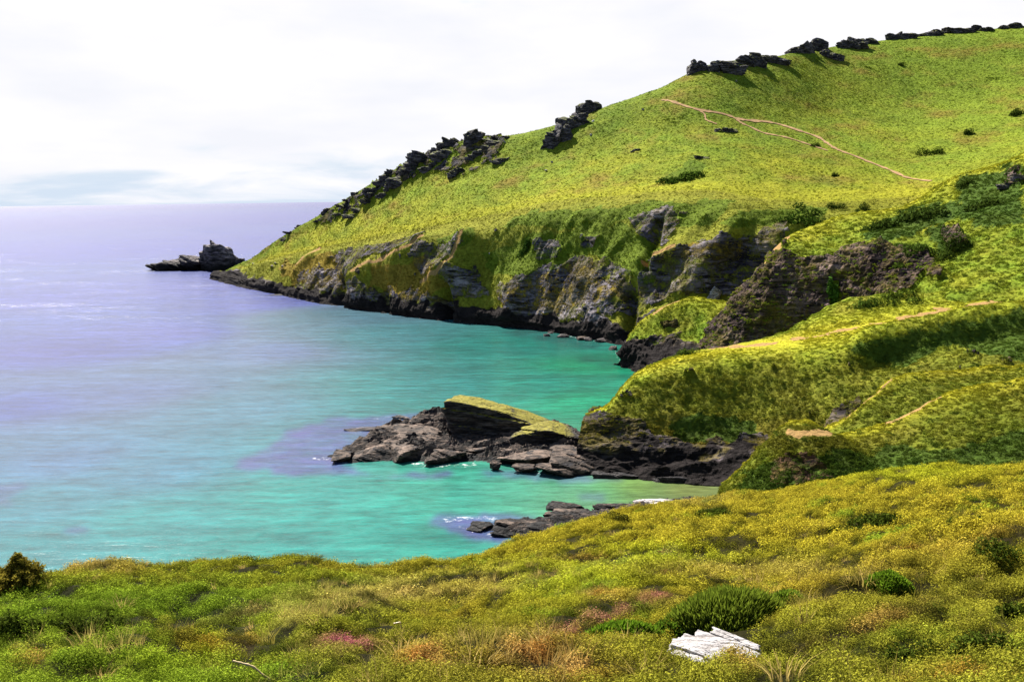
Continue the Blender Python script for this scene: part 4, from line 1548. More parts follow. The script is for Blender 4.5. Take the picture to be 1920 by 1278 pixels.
def reef_mass(outline, hmax, res, label, seed, lam, mat, heightf=None):
    """low rock shelf: dipping beds broken into steps, rising from the water inside an outline"""
    ol = np.array([PZ(x, y)[:2] for x, y in outline])
    lo, hi = ol.min(0) - 3, ol.max(0) + 3
    xs, ys = np.arange(lo[0], hi[0], res), np.arange(lo[1], hi[1], res)
    X, Y = np.meshgrid(xs, ys)
    G = np.stack([X, Y, 0 * X + seed], -1)
    jx, jy = fbm(G, 0.14, 5, 0.65) * 5, fbm(G, 0.14, 5, 0.65, off=40) * 5
    inside = inpoly(X + jx, Y + jy, [tuple(p) for p in ol])
    e = polydist(X + jx, Y + jy, [tuple(p) for p in ol] + [tuple(ol[0])])
    e = np.where(inside, e, -e)
    def saw(ax, ay, l, off):
        s = (X * ax + Y * ay + 1.8 * fbm(G, 0.12, 3, off=off)) / l
        k = np.floor(s)
        f_ = s - k
        h = (np.sin(k * 12.9898 + off) * 43758.5453) % 1.0
        return np.minimum(f_ * 1.15, (1 - f_) * 9) * (0.45 + 0.75 * h)
    t = 0.55 * saw(0.25, 0.97, lam, 3.1) + 0.30 * saw(-0.35, 0.94, lam * 0.42, 7.7) + 0.25 * saw(0.95, 0.3, lam * 1.7, 1.3)
    hm = hmax if heightf is None else hmax * heightf(*project(np.stack([X, Y, 0 * X], -1)))
    z = sstep(-1.0, 4.5, e) * hm * (0.15 + t) + 0.22 * fbm(G, 0.4, 3, 0.5, True) + 0.05 * fbm(G, 1.6, 3) - 0.35
    z = np.where(e < -1.0, -1.2, z)
    V = np.stack([X, Y, z], -1).reshape(-1, 3)
    F = grid_faces(*X.shape)
    F = F[(V[F][:, :, 2] > -0.9).any(1)]
    used, inv = np.unique(F, return_inverse=True)
    V, F = V[used], inv.reshape(F.shape)
    c = np.array([V[:, 0].mean(), V[:, 1].mean(), 0])
    o = link('rock_ledge', mesh_np('rock_ledge', V - c, F, mat, False))
    o.location = c
    return tag(o, label, 'rock')


reef_mass([(600, 858), (640, 838), (690, 815), (760, 792), (830, 778), (900, 790), (1000, 800), (1090, 810), (1130, 850), (1130, 884), (1060, 884), (980, 874), (900, 868), (830, 866), (760, 866), (690, 866), (640, 864)],
          3.1, 0.3, 'long low shelf of broken dark beds forming the rocky spit', 3, 3.6, MAT_SLAB, lambda x, y: 0.55 + 0.6 * sstep(600, 720, x) - 0.35 * sstep(760, 880, x) * sstep(840, 862, y))
reef_mass([(880, 985), (930, 975), (1000, 968), (1090, 948), (1180, 936), (1260, 930), (1340, 925), (1300, 960), (1200, 975), (1100, 1000), (1000, 1012), (930, 1004)],
          1.25, 0.25, 'long dark broken ledge beside the near green inlet', 9, 2.4, MAT_SLAB)

# near ledge below the foreground slope
NG = 'ledges in the near inlet'
slab(900, 988, 60, 5, 0.8, 'brown low end of the near ledge with foam around it', 81, 0.04, -0.2, group=NG, z=0.1)
slab(985, 987, 130, 5, 1.0, 'dark cracked near ledge, its middle block', 82, 0.05, -0.25, group=NG, z=0.1)
slab(1080, 970, 150, 5, 1.1, 'long black near ledge running up to the grass', 83, 0.05, -0.22, group=NG, z=0.1, mat=MAT_SLAB)
slab(960, 1000, 130, 3.5, 0.8, 'wet lower shelf at the front of the near ledge', 84, 0.03, -0.2, group=NG, z=0.1)
slab(1170, 952, 130, 5, 0.9, 'near ledge end beside the small beach', 85, 0.03, -0.16, group=NG, z=0.1)
slab(1225, 945, 90, 5, 0.9, 'pale flat stone strip at the top of the small beach', 86, 0.0, -0.1, group=NG, z=0.1, mat=MAT_PALE)
slab(1060, 952, 90, 4, 1.2, 'narrow pinkish rim of rock behind the black near ledge', 87, 0.03, -0.2, group=NG, z=0.1)

# boulders along the cliff foot
slab(880, 592, 46, 8, 4.2, 'pale green-topped boulder at the foot of the far cliff', 91, 0.25, 0.2, mat=MAT_MOSSY, name='boulder', cat='boulder', group='boulders at the cliff foot', sub=4, z=0.0)
slab(890, 604, 70, 7, 1.8, 'brown flat rock in front of the green-topped boulder', 92, 0.0, 0.0, name='boulder', cat='boulder', group='boulders at the cliff foot', sub=4, z=0.0)
slab(770, 590, 36, 6, 1.8, 'small reddish rock at the waterline left of the green-topped boulder', 93, 0.0, 0.0, name='boulder', cat='boulder', group='boulders at the cliff foot', sub=4, z=0.0)
slab(525, 553, 44, 7, 0.9, 'thin brown reef at the waterline near the headland tip', 94, 0.0, 0.0, name='boulder', cat='boulder', group='boulders at the cliff foot', sub=4, z=0.0)
slab(1150, 655, 20, 4, 1.6, 'pinkish boulder at the corner of the knoll', 95, 0.0, 0.0, name='boulder', cat='boulder', group='boulders at the cliff foot', sub=4, z=0.0)
slab(1338, 556, 24, 3, 5.0, 'pale pointed rock leaning at the back of the green knoll', 96, 0.5, 0.0, mat=MAT_PALE, name='boulder', cat='boulder', group='boulders at the cliff foot', sub=4, z=15)
rr = np.random.default_rng(5)
for i in range(34):
    t = rr.random()
    px = 985 + 165 * t
    py = 610 + 32 * t + rr.normal() * 5
    sz = 0.7 + 1.4 * rr.random() ** 2
    c = PZ(px, py, 0.0)
    v, f = hull_rock(rnd_pts(0, 0, 0, sz * 1.3, sz, sz * 0.7, 300 + i, 10), 3, 0.12, 0, 1, seed=i)
    o = link('boulder', mesh_np('boulder', v, f, MAT_BOULDER if i % 3 else MAT_SLAB, False))
    o.location = c
    tag(o, 'dark boulder in the rubble beach below the far cliff', 'boulder', 'rubble boulders below the far cliff')

# pale rock in the foreground
hp = hit(1335, 1238)[0]
k = FPX / hp[1]
parts = []
for i, (dx, dy, dz, sx, sy, sz) in enumerate(((-0.20, -0.18, 0.02, 0.40, 0.15, 0.15), (-0.10, -0.02, 0.05, 0.46, 0.13, 0.14), (0.03, 0.12, 0.06, 0.50, 0.12, 0.13),
                                              (0.20, 0.24, 0.05, 0.44, 0.11, 0.12), (0.38, 0.36, 0.03, 0.36, 0.09, 0.10), (0.0, -0.10, -0.06, 0.40, 0.26, 0.12))):
    rq = np.random.default_rng(500 + i)
    p = np.array([(a_ * sx * (0.85 + 0.25 * rq.random()), b_ * sy * (0.8 + 0.3 * rq.random()), c_ * sz * (0.8 + 0.3 * rq.random())) for a_ in (-1, -0.3, 0.4, 1) for b_ in (-1, 1) for c_ in (-1, 1)])
    p[:, 2] += 0.10 * np.abs(p[:, 0]) * rq.normal()
    v, f = hull_rock(p, 5, 0.15, 0.05, 0.045, (0.1, 0.75, 0.6), 500 + i, 60)
    rm_ = np.array(Matrix.Rotation(-0.62, 3, 'Z') @ Matrix.Rotation(0.22, 3, 'Y'))
    parts.append((v @ rm_.T + np.array([dx, dy, dz]), f))
v, f = join(parts)
MAT_WHITE = new_mat('white_weathered_quartz')
b = NB(MAT_WHITE)
o_ = b.n('ShaderNodeOutputMaterial')
pr = b.n('ShaderNodeBsdfPrincipled')
pr.inputs['Roughness'].default_value = 0.85
tcn = b.n('ShaderNodeTexCoord').outputs['Object']
lay = b.noise(b.mapping(tcn, (2.0, 9.0, 9.0), (0.5, 0.1, R(35))), 1.6, 7, 0.6, 0.3)
fin = b.noise(tcn, 22, 5, 0.65)
wc_ = b.mix(b.ramp(lay, 0.38, 0.55), (0.14, 0.12, 0.11), (0.37, 0.35, 0.345))
wc_ = b.mix(b.ramp(fin, 0.3, 0.5), (0.42, 0.38, 0.36), wc_)
b.l(wc_, pr.inputs['Base Color'])
bp_ = b.n('ShaderNodeBump')
bp_.inputs['Distance'].default_value = 0.05
b.l(b.mth('ADD', lay, b.mth('MULTIPLY', fin, 0.3)), bp_.inputs['Height'])
b.l(bp_.outputs[0], pr.inputs['Normal'])
b.l(pr.outputs[0], o_.inputs[0])
o = link('rock', mesh_np('rock', v * np.array([0.76, 0.74, 0.46]), f, MAT_WHITE, False))
o.location = hp + np.array([0, 0, 0.03])
tag(o, 'white layered rock lying below the large spiky bush', 'rock')

# tiny white stones dotted on the hill
for i, (x, y) in enumerate(((1108, 254), (1112, 228), (946, 267), (1205, 206), (1024, 321), (1035, 305), (1380, 153))):
    hh = hit(x, y)
    if hh is None:
        continue
    v, f = hull_rock(rnd_pts(0, 0, 0.2, 0.7, 0.6, 0.6, 700 + i, 10), 2, 0.1, 0, 1, seed=i)
    o = link('stone', mesh_np('stone', v, f, MAT_PALE, False))
    o.location = hh[0]
    tag(o, 'tiny pale stone dotted on the green hillside', 'stone', 'pale stones on the hillside')


# ================================================================== vegetation
def leaves_mesh(name, cen, nor, size, aspect, tone, mat, droop=0.0):
    """many small folded leaf faces, one per centre"""
    n = len(cen)
    r = np.random.default_rng(n)
    t = r.normal(size=(n, 3))
    t -= nor * np.sum(t * nor, 1)[:, None]
    t /= np.linalg.norm(t, axis=1)[:, None] + 1e-9
    b = np.cross(nor, t)
    s = size[:, None]
    a = s * aspect
    v = np.stack([cen - t * s, cen + b * a + nor * a * 0.3, cen + t * s - nor * droop * s, cen - b * a + nor * a * 0.3], 1).reshape(-1, 3)
    i = np.arange(n)[:, None] * 4
    f = np.concatenate([i + np.array([0, 1, 2]), i + np.array([0, 2, 3])], 0)
    return mesh_np(name, v, f, mat, False, {'leaf': np.repeat(tone, 4)})


def dome_clump(name, n, rad, hgt, lsize, mat, seed, aspect=0.45, inner=0.5):
    r = np.random.default_rng(seed)
    d = r.normal(size=(n, 3))
    d[:, 2] = np.abs(d[:, 2]) * 0.9
    d /= np.linalg.norm(d, axis=1)[:, None]
    lump = 1 + 0.28 * fbm(d, 2.2, 3, off=seed * 3.1)
    q = inner + (1 - inner) * r.random(n) ** 0.5
    c = d * (q * lump)[:, None] * np.array([rad, rad, hgt])
    nor = d + r.normal(size=(n, 3)) * 0.42
    nor /= np.linalg.norm(nor, axis=1)[:, None]
    tone = np.clip(0.5 + 0.28 * r.normal(size=n), 0, 1)
    return leaves_mesh(name, c, nor, lsize * (0.6 + 0.8 * r.random(n)), aspect, tone, mat)


def blades_mesh(name, n, rad, hgt, width, mat, seed, spread=0.5, up=1.0, seg=3):
    r = np.random.default_rng(seed)
    vs, fs, tn = [], [], []
    for i in range(n):
        a = r.random() * 6.283
        q = rad * math.sqrt(r.random())
        base = np.array([math.cos(a) * q, math.sin(a) * q, 0])
        lean = np.array([math.cos(a), math.sin(a), 0]) * spread * (q / rad) + r.normal(size=3) * 0.18 * np.array([1, 1, 0])
        hh = hgt * (0.55 + 0.6 * r.random())
        side = np.array([-math.sin(a + r.normal()), math.cos(a + r.normal()), 0]) * width
        b0 = len(vs)
        tone = np.clip(0.5 + 0.3 * r.normal(), 0, 1)
        for s in range(seg + 1):
            t = s / seg
            p = base + np.array([0, 0, up * hh * t * (1 - 0.25 * t * spread)]) + lean * hh * t * t
            w = (1 - t) * 0.9 + 0.1
            vs += [p - side * w, p + side * w]
            tn += [tone] * 2
        for s in range(seg):
            k = b0 + 2 * s
            fs.append((k, k + 1, k + 3, k + 2))
    return mesh_np(name, np.array(vs), np.array(fs), mat, False, {'leaf': np.array(tn)})


MAT_LEAF = leaf_material('foliage_tinted', True, trans=0.25, var=0.34)
MAT_HEATH = leaf_material('heath_leaf_tinted', True, trans=0.14, var=0.45)
MAT_BLADE = leaf_material('grass_tinted', True, trans=0.45, var=0.35)


def proto_collection(name, meshes):
    c = bpy.data.collections.new(name)
    for i, m in enumerate(meshes):
        o = bpy.data.objects.new('%s_%02d' % (m.name, i), m)
        c.objects.link(o)
    return c


PC_FAR = proto_collection('hill_tufts', [dome_clump('tuft', 46, 1.0, 0.26, 0.24, MAT_LEAF, s, 0.5, 0.6) for s in range(4)])
PC_MID = proto_collection('spur_tufts', [dome_clump('tuft', 80, 1.0, 0.42, 0.18, MAT_LEAF, 10 + s, 0.5, 0.6) for s in range(4)])
PC_MAT = proto_collection('heath_clumps', [dome_clump('clump', 230, 1.0, 1.1, 0.095, MAT_HEATH, 20 + s, 0.42, 0.35) for s in range(5)])
PC_NEAR = proto_collection('near_clumps', [dome_clump('clump', 420, 1.0, 1.2, 0.07, MAT_HEATH, 30 + s, 0.40, 0.3) for s in range(4)])
PC_GRASS = proto_collection('grass_tufts', [blades_mesh('tuft', 46, 0.5, 1.0, 0.022, MAT_BLADE, 40 + s, 0.7) for s in range(4)])


def scatter(name, pts, scl, tint, coll, nproto, label, seed, flat=None, tilt=0.25):
    n = len(pts)
    r = np.random.default_rng(seed)
    me = bpy.data.meshes.new(name)
    me.vertices.add(n)
    me.vertices.foreach_set('co', np.asarray(pts, np.float32).ravel())
    a = me.attributes.new('scl', 'FLOAT_VECTOR', 'POINT')
    fl = np.ones(n) if flat is None else flat
    sv = np.stack([scl * (0.8 + 0.4 * r.random(n)), scl * (0.8 + 0.4 * r.random(n)), scl * fl], 1)
    a.data.foreach_set('vector', sv.astype(np.float32).ravel())
    a = me.attributes.new('rot', 'FLOAT_VECTOR', 'POINT')
    rv = np.stack([r.normal(size=n) * tilt, r.normal(size=n) * tilt, r.random(n) * 6.283], 1)
    a.data.foreach_set('vector', rv.astype(np.float32).ravel())
    a = me.attributes.new('idx', 'INT', 'POINT')
    a.data.foreach_set('value', r.integers(0, nproto, n).astype(np.int32))
    a = me.attributes.new('tint', 'FLOAT_COLOR', 'POINT')
    a.data.foreach_set('color', np.concatenate([tint, np.ones((n, 1))], 1).astype(np.float32).ravel())
    o = link(name, me)
    ng = bpy.data.node_groups.new(name + '_nodes', 'GeometryNodeTree')
    ng.interface.new_socket('Geometry', in_out='INPUT', socket_type='NodeSocketGeometry')
    ng.interface.new_socket('Geometry', in_out='OUTPUT', socket_type='NodeSocketGeometry')
    gi = ng.nodes.new('NodeGroupInput')
    go = ng.nodes.new('NodeGroupOutput')
    ip_ = ng.nodes.new('GeometryNodeInstanceOnPoints')
    ci = ng.nodes.new('GeometryNodeCollectionInfo')
    ci.inputs['Collection'].default_value = coll
    ci.inputs['Separate Children'].default_value = True
    ci.inputs['Reset Children'].default_value = True
    ip_.inputs['Pick Instance'].default_value = True

    def na(nm, ty):
        x = ng.nodes.new('GeometryNodeInputNamedAttribute')
        x.data_type = ty
        x.inputs['Name'].default_value = nm
        return x.outputs['Attribute']
    lk = ng.links.new
    lk(gi.outputs[0], ip_.inputs['Points'])
    lk(ci.outputs[0], ip_.inputs['Instance'])
    lk(na('idx', 'INT'), ip_.inputs['Instance Index'])
    e2r = ng.nodes.new('FunctionNodeEulerToRotation')
    lk(na('rot', 'FLOAT_VECTOR'), e2r.inputs[0])
    lk(e2r.outputs[0], ip_.inputs['Rotation'])
    lk(na('scl', 'FLOAT_VECTOR'), ip_.inputs['Scale'])
    lk(ip_.outputs[0], go.inputs[0])
    md = o.modifiers.new('plants', 'NODES')
    md.node_group = ng
    return tag(o, label, kind='stuff')


def sample(I, n, weight, seed, vmin, vmax, xmin=-150, xmax=2420):
    """random points on a land sheet, more where weight is high; returns points, colours, px, py, mask"""
    r = np.random.default_rng(seed)
    G = I['G']
    a, b, c, d = G[:-1, :-1], G[:-1, 1:], G[1:, 1:], G[1:, :-1]
    ar = np.linalg.norm(np.cross(b - a, d - a), axis=2) / 2 + np.linalg.norm(np.cross(b - c, d - c), axis=2) / 2
    w = ar * weight[:-1, :-1]
    vv, px = I['v'][:-1, :-1], I['px'][:-1, :-1]
    w = w * ((vv >= vmin) & (vv <= vmax) & (px > xmin) & (px < xmax))
    w = w.ravel()
    i = r.choice(len(w), n, p=w / w.sum())
    nu = G.shape[1] - 1
    iv, iu = i // nu, i % nu
    s, t = r.random(n)[:, None], r.random(n)[:, None]
    bil = lambda X: (X[iv, iu] * (1 - s) * (1 - t) + X[iv, iu + 1] * s * (1 - t) + X[iv + 1, iu + 1] * s * t + X[iv + 1, iu] * (1 - s) * t)
    p = bil(G)
    q = bil(I['gc'])
    m = bil(I['mask'])
    x, y = project(p)
    return p, q, x, y, m


def keep(p, *rest, sel):
    return [p[sel]] + [q[sel] for q in rest]


LD = {}
for I in LANDS:
    LD.setdefault(I['name'], []).append(I)

# --- far hill
I = LD['hill'][0]
wt = (1 - I['mask'][..., 0]) * 0.95 + 0.03
p, q, x, y, m = sample(I, 230000, wt, 1, 1.2, 7.25)
pd = np.minimum(polydist(x, y, PATH_A[0]), polydist(x, y, PATH_A[1]))
dens = 0.85 + 0.5 * fbm(p, 0.11, 3, off=71)
sel = (pd > 3.5) & (m[:, 0] < 0.7) & (m[:, 1] < 0.5) & (m[:, 2] < 0.5) & (RNG.random(len(p)) < dens)
p, q, x, y = p[sel], q[sel], x[sel], y[sel]
dk = sstep(0.30, 0.5, fbm(p * np.array([1, 1, 1.8]), 0.05, 5, 0.65, off=300))
q = q * (1.02 + 0.09 * RNG.normal(size=len(q)))[:, None]
q = lerp(q, GRN * 0.75, dk * 0.6)
scatter('bracken', p + np.array([0, 0, -0.15]), 0.28 + 0.36 * RNG.random(len(p)) ** 3 + 0.25 * dk, np.clip(q, 0.003, 0.6), PC_FAR, 4, 'bracken and rough grass covering the headland', 2)

# --- right hillside, knoll, spur, ridges and mound
PP, QQ, SS = [], [], []
for nm, j, n, v0, v1, s0, s1 in (('hillside', 0, 40000, 1.2, 6.3, 0.25, 0.5), ('knoll', 0, 4200, 1.5, 5.5, 0.3, 0.3), ('headland', 0, 52000, 1.1, 6.6, 0.18, 0.34),
                                 ('ridge', 0, 15000, 0.8, 4.6, 0.16, 0.3), ('ridge', 1, 20000, 0.8, 4.6, 0.14, 0.28), ('mound', 0, 11000, 0.8, 5.5, 0.14, 0.26)):
    I = LD[nm][j]
    wt = (1 - np.maximum(I['mask'][..., 0], I['mask'][..., 2])) + 0.015
    p, q, x, y, m = sample(I, n, wt, 20 + len(PP), v0, v1)
    dens = 0.72 + 0.9 * fbm(p, 0.25, 3, off=71)
    sel = (m[:, 0] < 0.75) & (m[:, 1] < 0.5) & (m[:, 2] < 0.6) & (RNG.random(len(p)) < dens)
    p, q, x, y = p[sel], q[sel], x[sel], y[sel]
    s = s0 + s1 * RNG.random(len(p)) ** 2
    if nm == 'headland':
        flat = np.exp(-((y - 645) / 14.0) ** 2) * (x > 1300) * (x < 1500)
        s = s * (1 - 0.6 * flat)
    dk = sstep(0.06, 0.30, fbm(p, 0.40, 4, 0.65, off=500))
    q = lerp(q, DGR, dk * 0.75)
    q = q * (1.12 + 0.14 * RNG.normal(size=len(q)))[:, None]
    PP.append(p)
    QQ.append(np.clip(q, 0.003, 0.6))
    SS.append(s)
p = np.concatenate(PP)
scatter('scrub', p + np.array([0, 0, -0.05]), np.concatenate(SS), np.concatenate(QQ), PC_MID, 4, 'low gorse and grass covering the nearer spurs', 3)

# --- foreground heath
I = LD['ground'][0]
HOLES = [(1345, 962, 26, 8), (1640, 983, 44, 8), (1600, 992, 26, 7), (1820, 968, 22, 5), (1370, 1004, 16, 5), (1700, 905, 30, 4), (1840, 915, 28, 4), (1650, 900, 14, 6),
         (1250, 1080, 26, 7), (1230, 1102, 30, 6), (1380, 1058, 16, 4), (1330, 1055, 12, 4), (400, 1110, 20, 5), (130, 1195, 26, 14), (20, 1180, 26, 14), (270, 1220, 20, 10),
         (530, 1190, 26, 10), (350, 1170, 26, 10), (240, 1175, 24, 8), (610, 1155, 40, 6), (720, 1178, 18, 8), (1140, 1250, 22, 9), (1250, 1262, 16, 9), (1890, 1150, 18, 24),
         (1840, 1210, 36, 18), (1700, 1120, 20, 6), (1560, 1160, 26, 5), (1690, 1245, 26, 14), (1870, 1035, 30, 10), (1470, 1200, 26, 8), (860, 1160, 24, 5), (460, 1248, 22, 10), (880, 1210, 26, 8), (700, 1255, 24, 9)]


def holes(x, y):
    h = np.zeros(len(x))
    for (a, b_, rx, ry) in HOLES:
        h = np.maximum(h, np.exp(-(((x - a) / rx) ** 2 + ((y - b_) / ry) ** 2)))
    return h


WHITE = [(1256, 1200), (1300, 1190), (1400, 1182), (1424, 1200), (1380, 1236), (1330, 1256), (1270, 1236)]
dist = np.hypot(I['G'][..., 0], I['G'][..., 1])
# far half of the slope
wt = sstep(15, 22, dist) * np.clip(30 / dist, 0.5, 2.0)
p, q, x, y, m = sample(I, 70000, wt, 31, 1.5, 6.6, -300, 2450)
h = holes(x, y)
dens = 1.0 * sstep(-0.10, 0.08, fbm(p * np.array([0.8, 1.2, 1]), 0.75, 4, 0.6, off=9))
dens = np.maximum(dens, heather(x, y) > 0.4)
lowg = (RNG.random(len(p)) < 0.30) & (h < 0.5)
full = (RNG.random(len(p)) < dens) & (RNG.random(len(p)) > h * 2.6)
sel = (full | lowg) & (~inpoly(x, y, WHITE))
full = full[sel]
p, x, y = p[sel], x[sel], y[sel]
t = tint_F(p, x, y) * np.clip(1.42 + 0.18 * RNG.normal(size=len(p)), 0.6, 1.8)[:, None]
dkp = sstep(0.08, 0.32, fbm(p, 0.85, 4, 0.65, off=610) + 0.25 * fbm(p, 3.0, 2, off=620))  # dark pockets: shade of gaps painted into the tint, mixed with darker plants
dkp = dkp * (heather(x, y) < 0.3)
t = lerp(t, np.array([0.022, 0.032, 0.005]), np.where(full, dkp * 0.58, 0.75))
dd = np.hypot(p[:, 0], p[:, 1])
scatter('heath', p + np.array([0, 0, -0.04]), (0.10 + 0.17 * RNG.random(len(p)) ** 2) * (0.7 + dd / 60) * np.where(full, 1, 0.7), np.clip(t, 0.004, 0.6), PC_MAT, 5, 'gorse and heather mat on the near slope', 4)
# near half
wt = sstep(25, 16, dist)
p, q, x, y, m = sample(I, 31000, wt, 32, 1.5, 6.4, -300, 2450)
h = holes(x, y)
dens = 1.0 * sstep(-0.10, 0.08, fbm(p * np.array([0.8, 1.2, 1]), 0.95, 4, 0.6, off=9))
dens = np.maximum(dens, heather(x, y) > 0.4)
lowg = (RNG.random(len(p)) < 0.30) & (h < 0.5)
full = (RNG.random(len(p)) < dens) & (RNG.random(len(p)) > h * 2.6)
sel = (full | lowg) & (~inpoly(x, y, WHITE))
full = full[sel]
p, x, y = p[sel], x[sel], y[sel]
t = tint_F(p, x, y) * np.clip(1.42 + 0.18 * RNG.normal(size=len(p)), 0.6, 1.8)[:, None]
dkp = sstep(0.08, 0.32, fbm(p, 0.85, 4, 0.65, off=610) + 0.25 * fbm(p, 3.0, 2, off=620))  # painted gap shade and darker plants again, for the near clumps
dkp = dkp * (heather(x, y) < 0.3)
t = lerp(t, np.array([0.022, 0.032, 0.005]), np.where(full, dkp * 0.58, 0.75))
scatter('heath', p + np.array([0, 0, -0.03]), (0.07 + 0.14 * RNG.random(len(p)) ** 2) * np.where(full, 1, 0.7), np.clip(t, 0.004, 0.6), PC_NEAR, 4, 'gorse and heather mat nearest the viewer', 5)
# grasses, mostly straw coloured
p, q, x, y, m = sample(I, 30000, np.clip(25 / dist, 0.4, 2.5), 33, 1.6, 6.5, -300, 2450)
st = (0.9 * blob(x, y, 800, 1110, 230, 30, -0.12) + 0.9 * blob(x, y, 170, 1066, 110, 18) + 0.7 * blob(x, y, 480, 1150, 110, 18, -0.25) + 0.9 * blob(x, y, 1290, 935, 80, 16)
      + 0.7 * blob(x, y, 1440, 1070, 240, 22) + 0.6 * blob(x, y, 590, 1150, 100, 22, -0.4) + 0.7 * blob(x, y, 1020, 1240, 110, 30) + 0.5 * blob(x, y, 1750, 880, 220, 14)
      + 0.5 * blob(x, y, 850, 1240, 160, 40) + 0.35 * blob(x, y, 150, 1240, 160, 40) + 0.5 * blob(x, y, 1470, 1120, 60, 40) + 0.06) * 0.7
sel = (RNG.random(len(p)) < st * (0.6 + 0.9 * fbm(p, 0.7, 3, off=55))) & (~inpoly(x, y, WHITE))
p, x, y = p[sel], x[sel], y[sel]
t = lerp(tint_F(p, x, y) * 1.1, STR, 0.45 + 0.3 * RNG.normal(size=len(p)))
scatter('grass', p + np.array([0, 0, -0.02]), 0.13 + 0.17 * RNG.random(len(p)), np.clip(t, 0.01, 0.7), PC_GRASS, 4, 'dry grass tufts among the heather', 6, tilt=0.35)


# --- individual plants
def spiky_bush(px, py, wpx, hpx, label, seed, base, n, name='shrub', cat='shrub', depthf=0.8, tilt=0.0):
    c = hit(px, py)[0]
    k = FPX / c[1]
    w, h = wpx / k / 2, hpx / k
    r = np.random.default_rng(seed)
    vs, fs, tn = [], [], []
    for i in range(n):
        d = r.normal(size=3)
        d[2] = abs(d[2])
        d /= np.linalg.norm(d)
        lump = 1 + 0.22 * math.sin(4 * math.atan2(d[1], d[0]) + seed) * (1 - d[2])
        q = (0.35 + 0.65 * r.random() ** 0.4) * lump
        p0 = d * q * np.array([w, w * depthf, h * 0.8])
        p0[2] += tilt * p0[0]
        ln = h * (0.14 + 0.14 * r.random())
        dr = np.array([d[0] * 0.5, d[1] * 0.5, 0.9]) + r.normal(size=3) * 0.22
        dr /= np.linalg.norm(dr)
        sd = np.cross(dr, r.normal(size=3))
        sd /= np.linalg.norm(sd)
        wd_ = 0.007 + 0.007 * r.random()
        b0 = len(vs)
        tone = np.clip(0.5 + 0.25 * r.normal(), 0, 1)
        vs += [p0 - sd * wd_, p0 + sd * wd_, p0 + dr * ln * 0.6 + sd * wd_ * 0.9, p0 + dr * ln, p0 + dr * ln * 0.6 - sd * wd_ * 0.9]
        tn += [tone] * 5
        fs += [(b0, b0 + 1, b0 + 2), (b0, b0 + 2, b0 + 4), (b0 + 4, b0 + 2, b0 + 3)]
    for v in vs:
        g = ground(c[0] + v[0], c[1] + v[1]) - c[2] if len(vs) < 3000 else 0
        v[2] += g * (1 if len(vs) < 3000 else 0)
    if len(vs) >= 3000:
        vv = np.array(vs)
        # drape the plant over the slope under it
        gx = [(ground(c[0] + a, c[1]) - c[2]) for a in (-w, 0, w)]
        gy = [(ground(c[0], c[1] + a) - c[2]) for a in (-w * depthf, 0, w * depthf)]
        vv[:, 2] += (gx[2] - gx[0]) / (2 * w) * vv[:, 0] + (gy[2] - gy[0]) / (2 * w * depthf) * vv[:, 1]
        vs = vv
    m = leaf_material(name + '_green', False, tuple(c_ * 1.1 for c_ in base), 0.35, 0.65)
    o = link(name, mesh_np(name, np.array(vs), np.array(fs), m, False, {'leaf': np.array(tn)}))
    o.location = c + np.array([0, 0, -0.05])
    return tag(o, label, cat)


spiky_bush(1358, 1176, 215, 92, 'large spiky dark green bush behind the white rock', 1, (0.125, 0.165, 0.016), 17000, depthf=0.7)
spiky_bush(1462, 1140, 90, 46, 'small green spiky bush joined to the right of the large one', 5, (0.11, 0.165, 0.014), 4000)
spiky_bush(1165, 1200, 150, 52, 'narrow bright green spiky bush left of the large one', 2, (0.11, 0.19, 0.012), 6500, depthf=0.5)
spiky_bush(1255, 1185, 70, 36, 'green spiky tuft between the narrow and large bushes', 6, (0.075, 0.13, 0.010), 1400)
spiky_bush(1668, 1098, 78, 36, 'lone round green spiky bush on the right of the slope', 3, (0.115, 0.19, 0.012), 3400)


def leafy_bush(px, py, wpx, hpx, label, seed, base, n=900, ls=0.09, name='shrub', cat='shrub', group=None, lift=0.0):
    hh = hit(px, py)
    c = hh[0]
    k = FPX / c[1]
    w, h = wpx / k / 2, hpx / k
    r = np.random.default_rng(seed)
    d = r.normal(size=(n, 3))
    d[:, 2] = np.abs(d[:, 2])
    d /= np.linalg.norm(d, axis=1)[:, None]
    q = 0.45 + 0.55 * r.random(n) ** 0.5
    nl = 7
    lob = np.stack([(np.arange(nl) / (nl - 1) * 2 - 1) * 0.7 + 0.2 * r.normal(size=nl), 0.4 * r.normal(size=nl), -0.25 * r.random(nl)], 1)
    lsz = 0.28 + 0.34 * r.random(nl)
    li = r.choice(nl, n, p=lsz ** 2 / (lsz ** 2).sum())
    cc = (lob[li] + d * (q * lsz[li] * (1 + 0.35 * fbm(d + li[:, None], 2.6, 3, off=seed * 2.7)))[:, None] * np.array([1.2, 1.2, 1.5])) * np.array([w, w * 0.8, h])
    for li_ in range(nl):                                   # each lobe follows the ground below it
        k_ = li == li_
        cc[k_, 2] += np.clip(ground(c[0] + lob[li_, 0] * w, c[1] + lob[li_, 1] * w * 0.8) - c[2], -w, w)
    nor = d + r.normal(size=(n, 3)) * 0.5
    nor /= np.linalg.norm(nor, axis=1)[:, None]
    tone = np.clip(0.45 + 0.28 * r.normal(size=n), 0, 1)
    m = leaf_material(name + '_leaf', False, base, 0.25, 0.7)
    o = link(name, leaves_mesh(name, cc, nor, ls * max(w, h) * (0.6 + 0.8 * r.random(n)), 0.5, tone, m))
    o.location = c + np.array([0, 0, lift - 0.05 * h])
    return tag(o, label, cat, group)


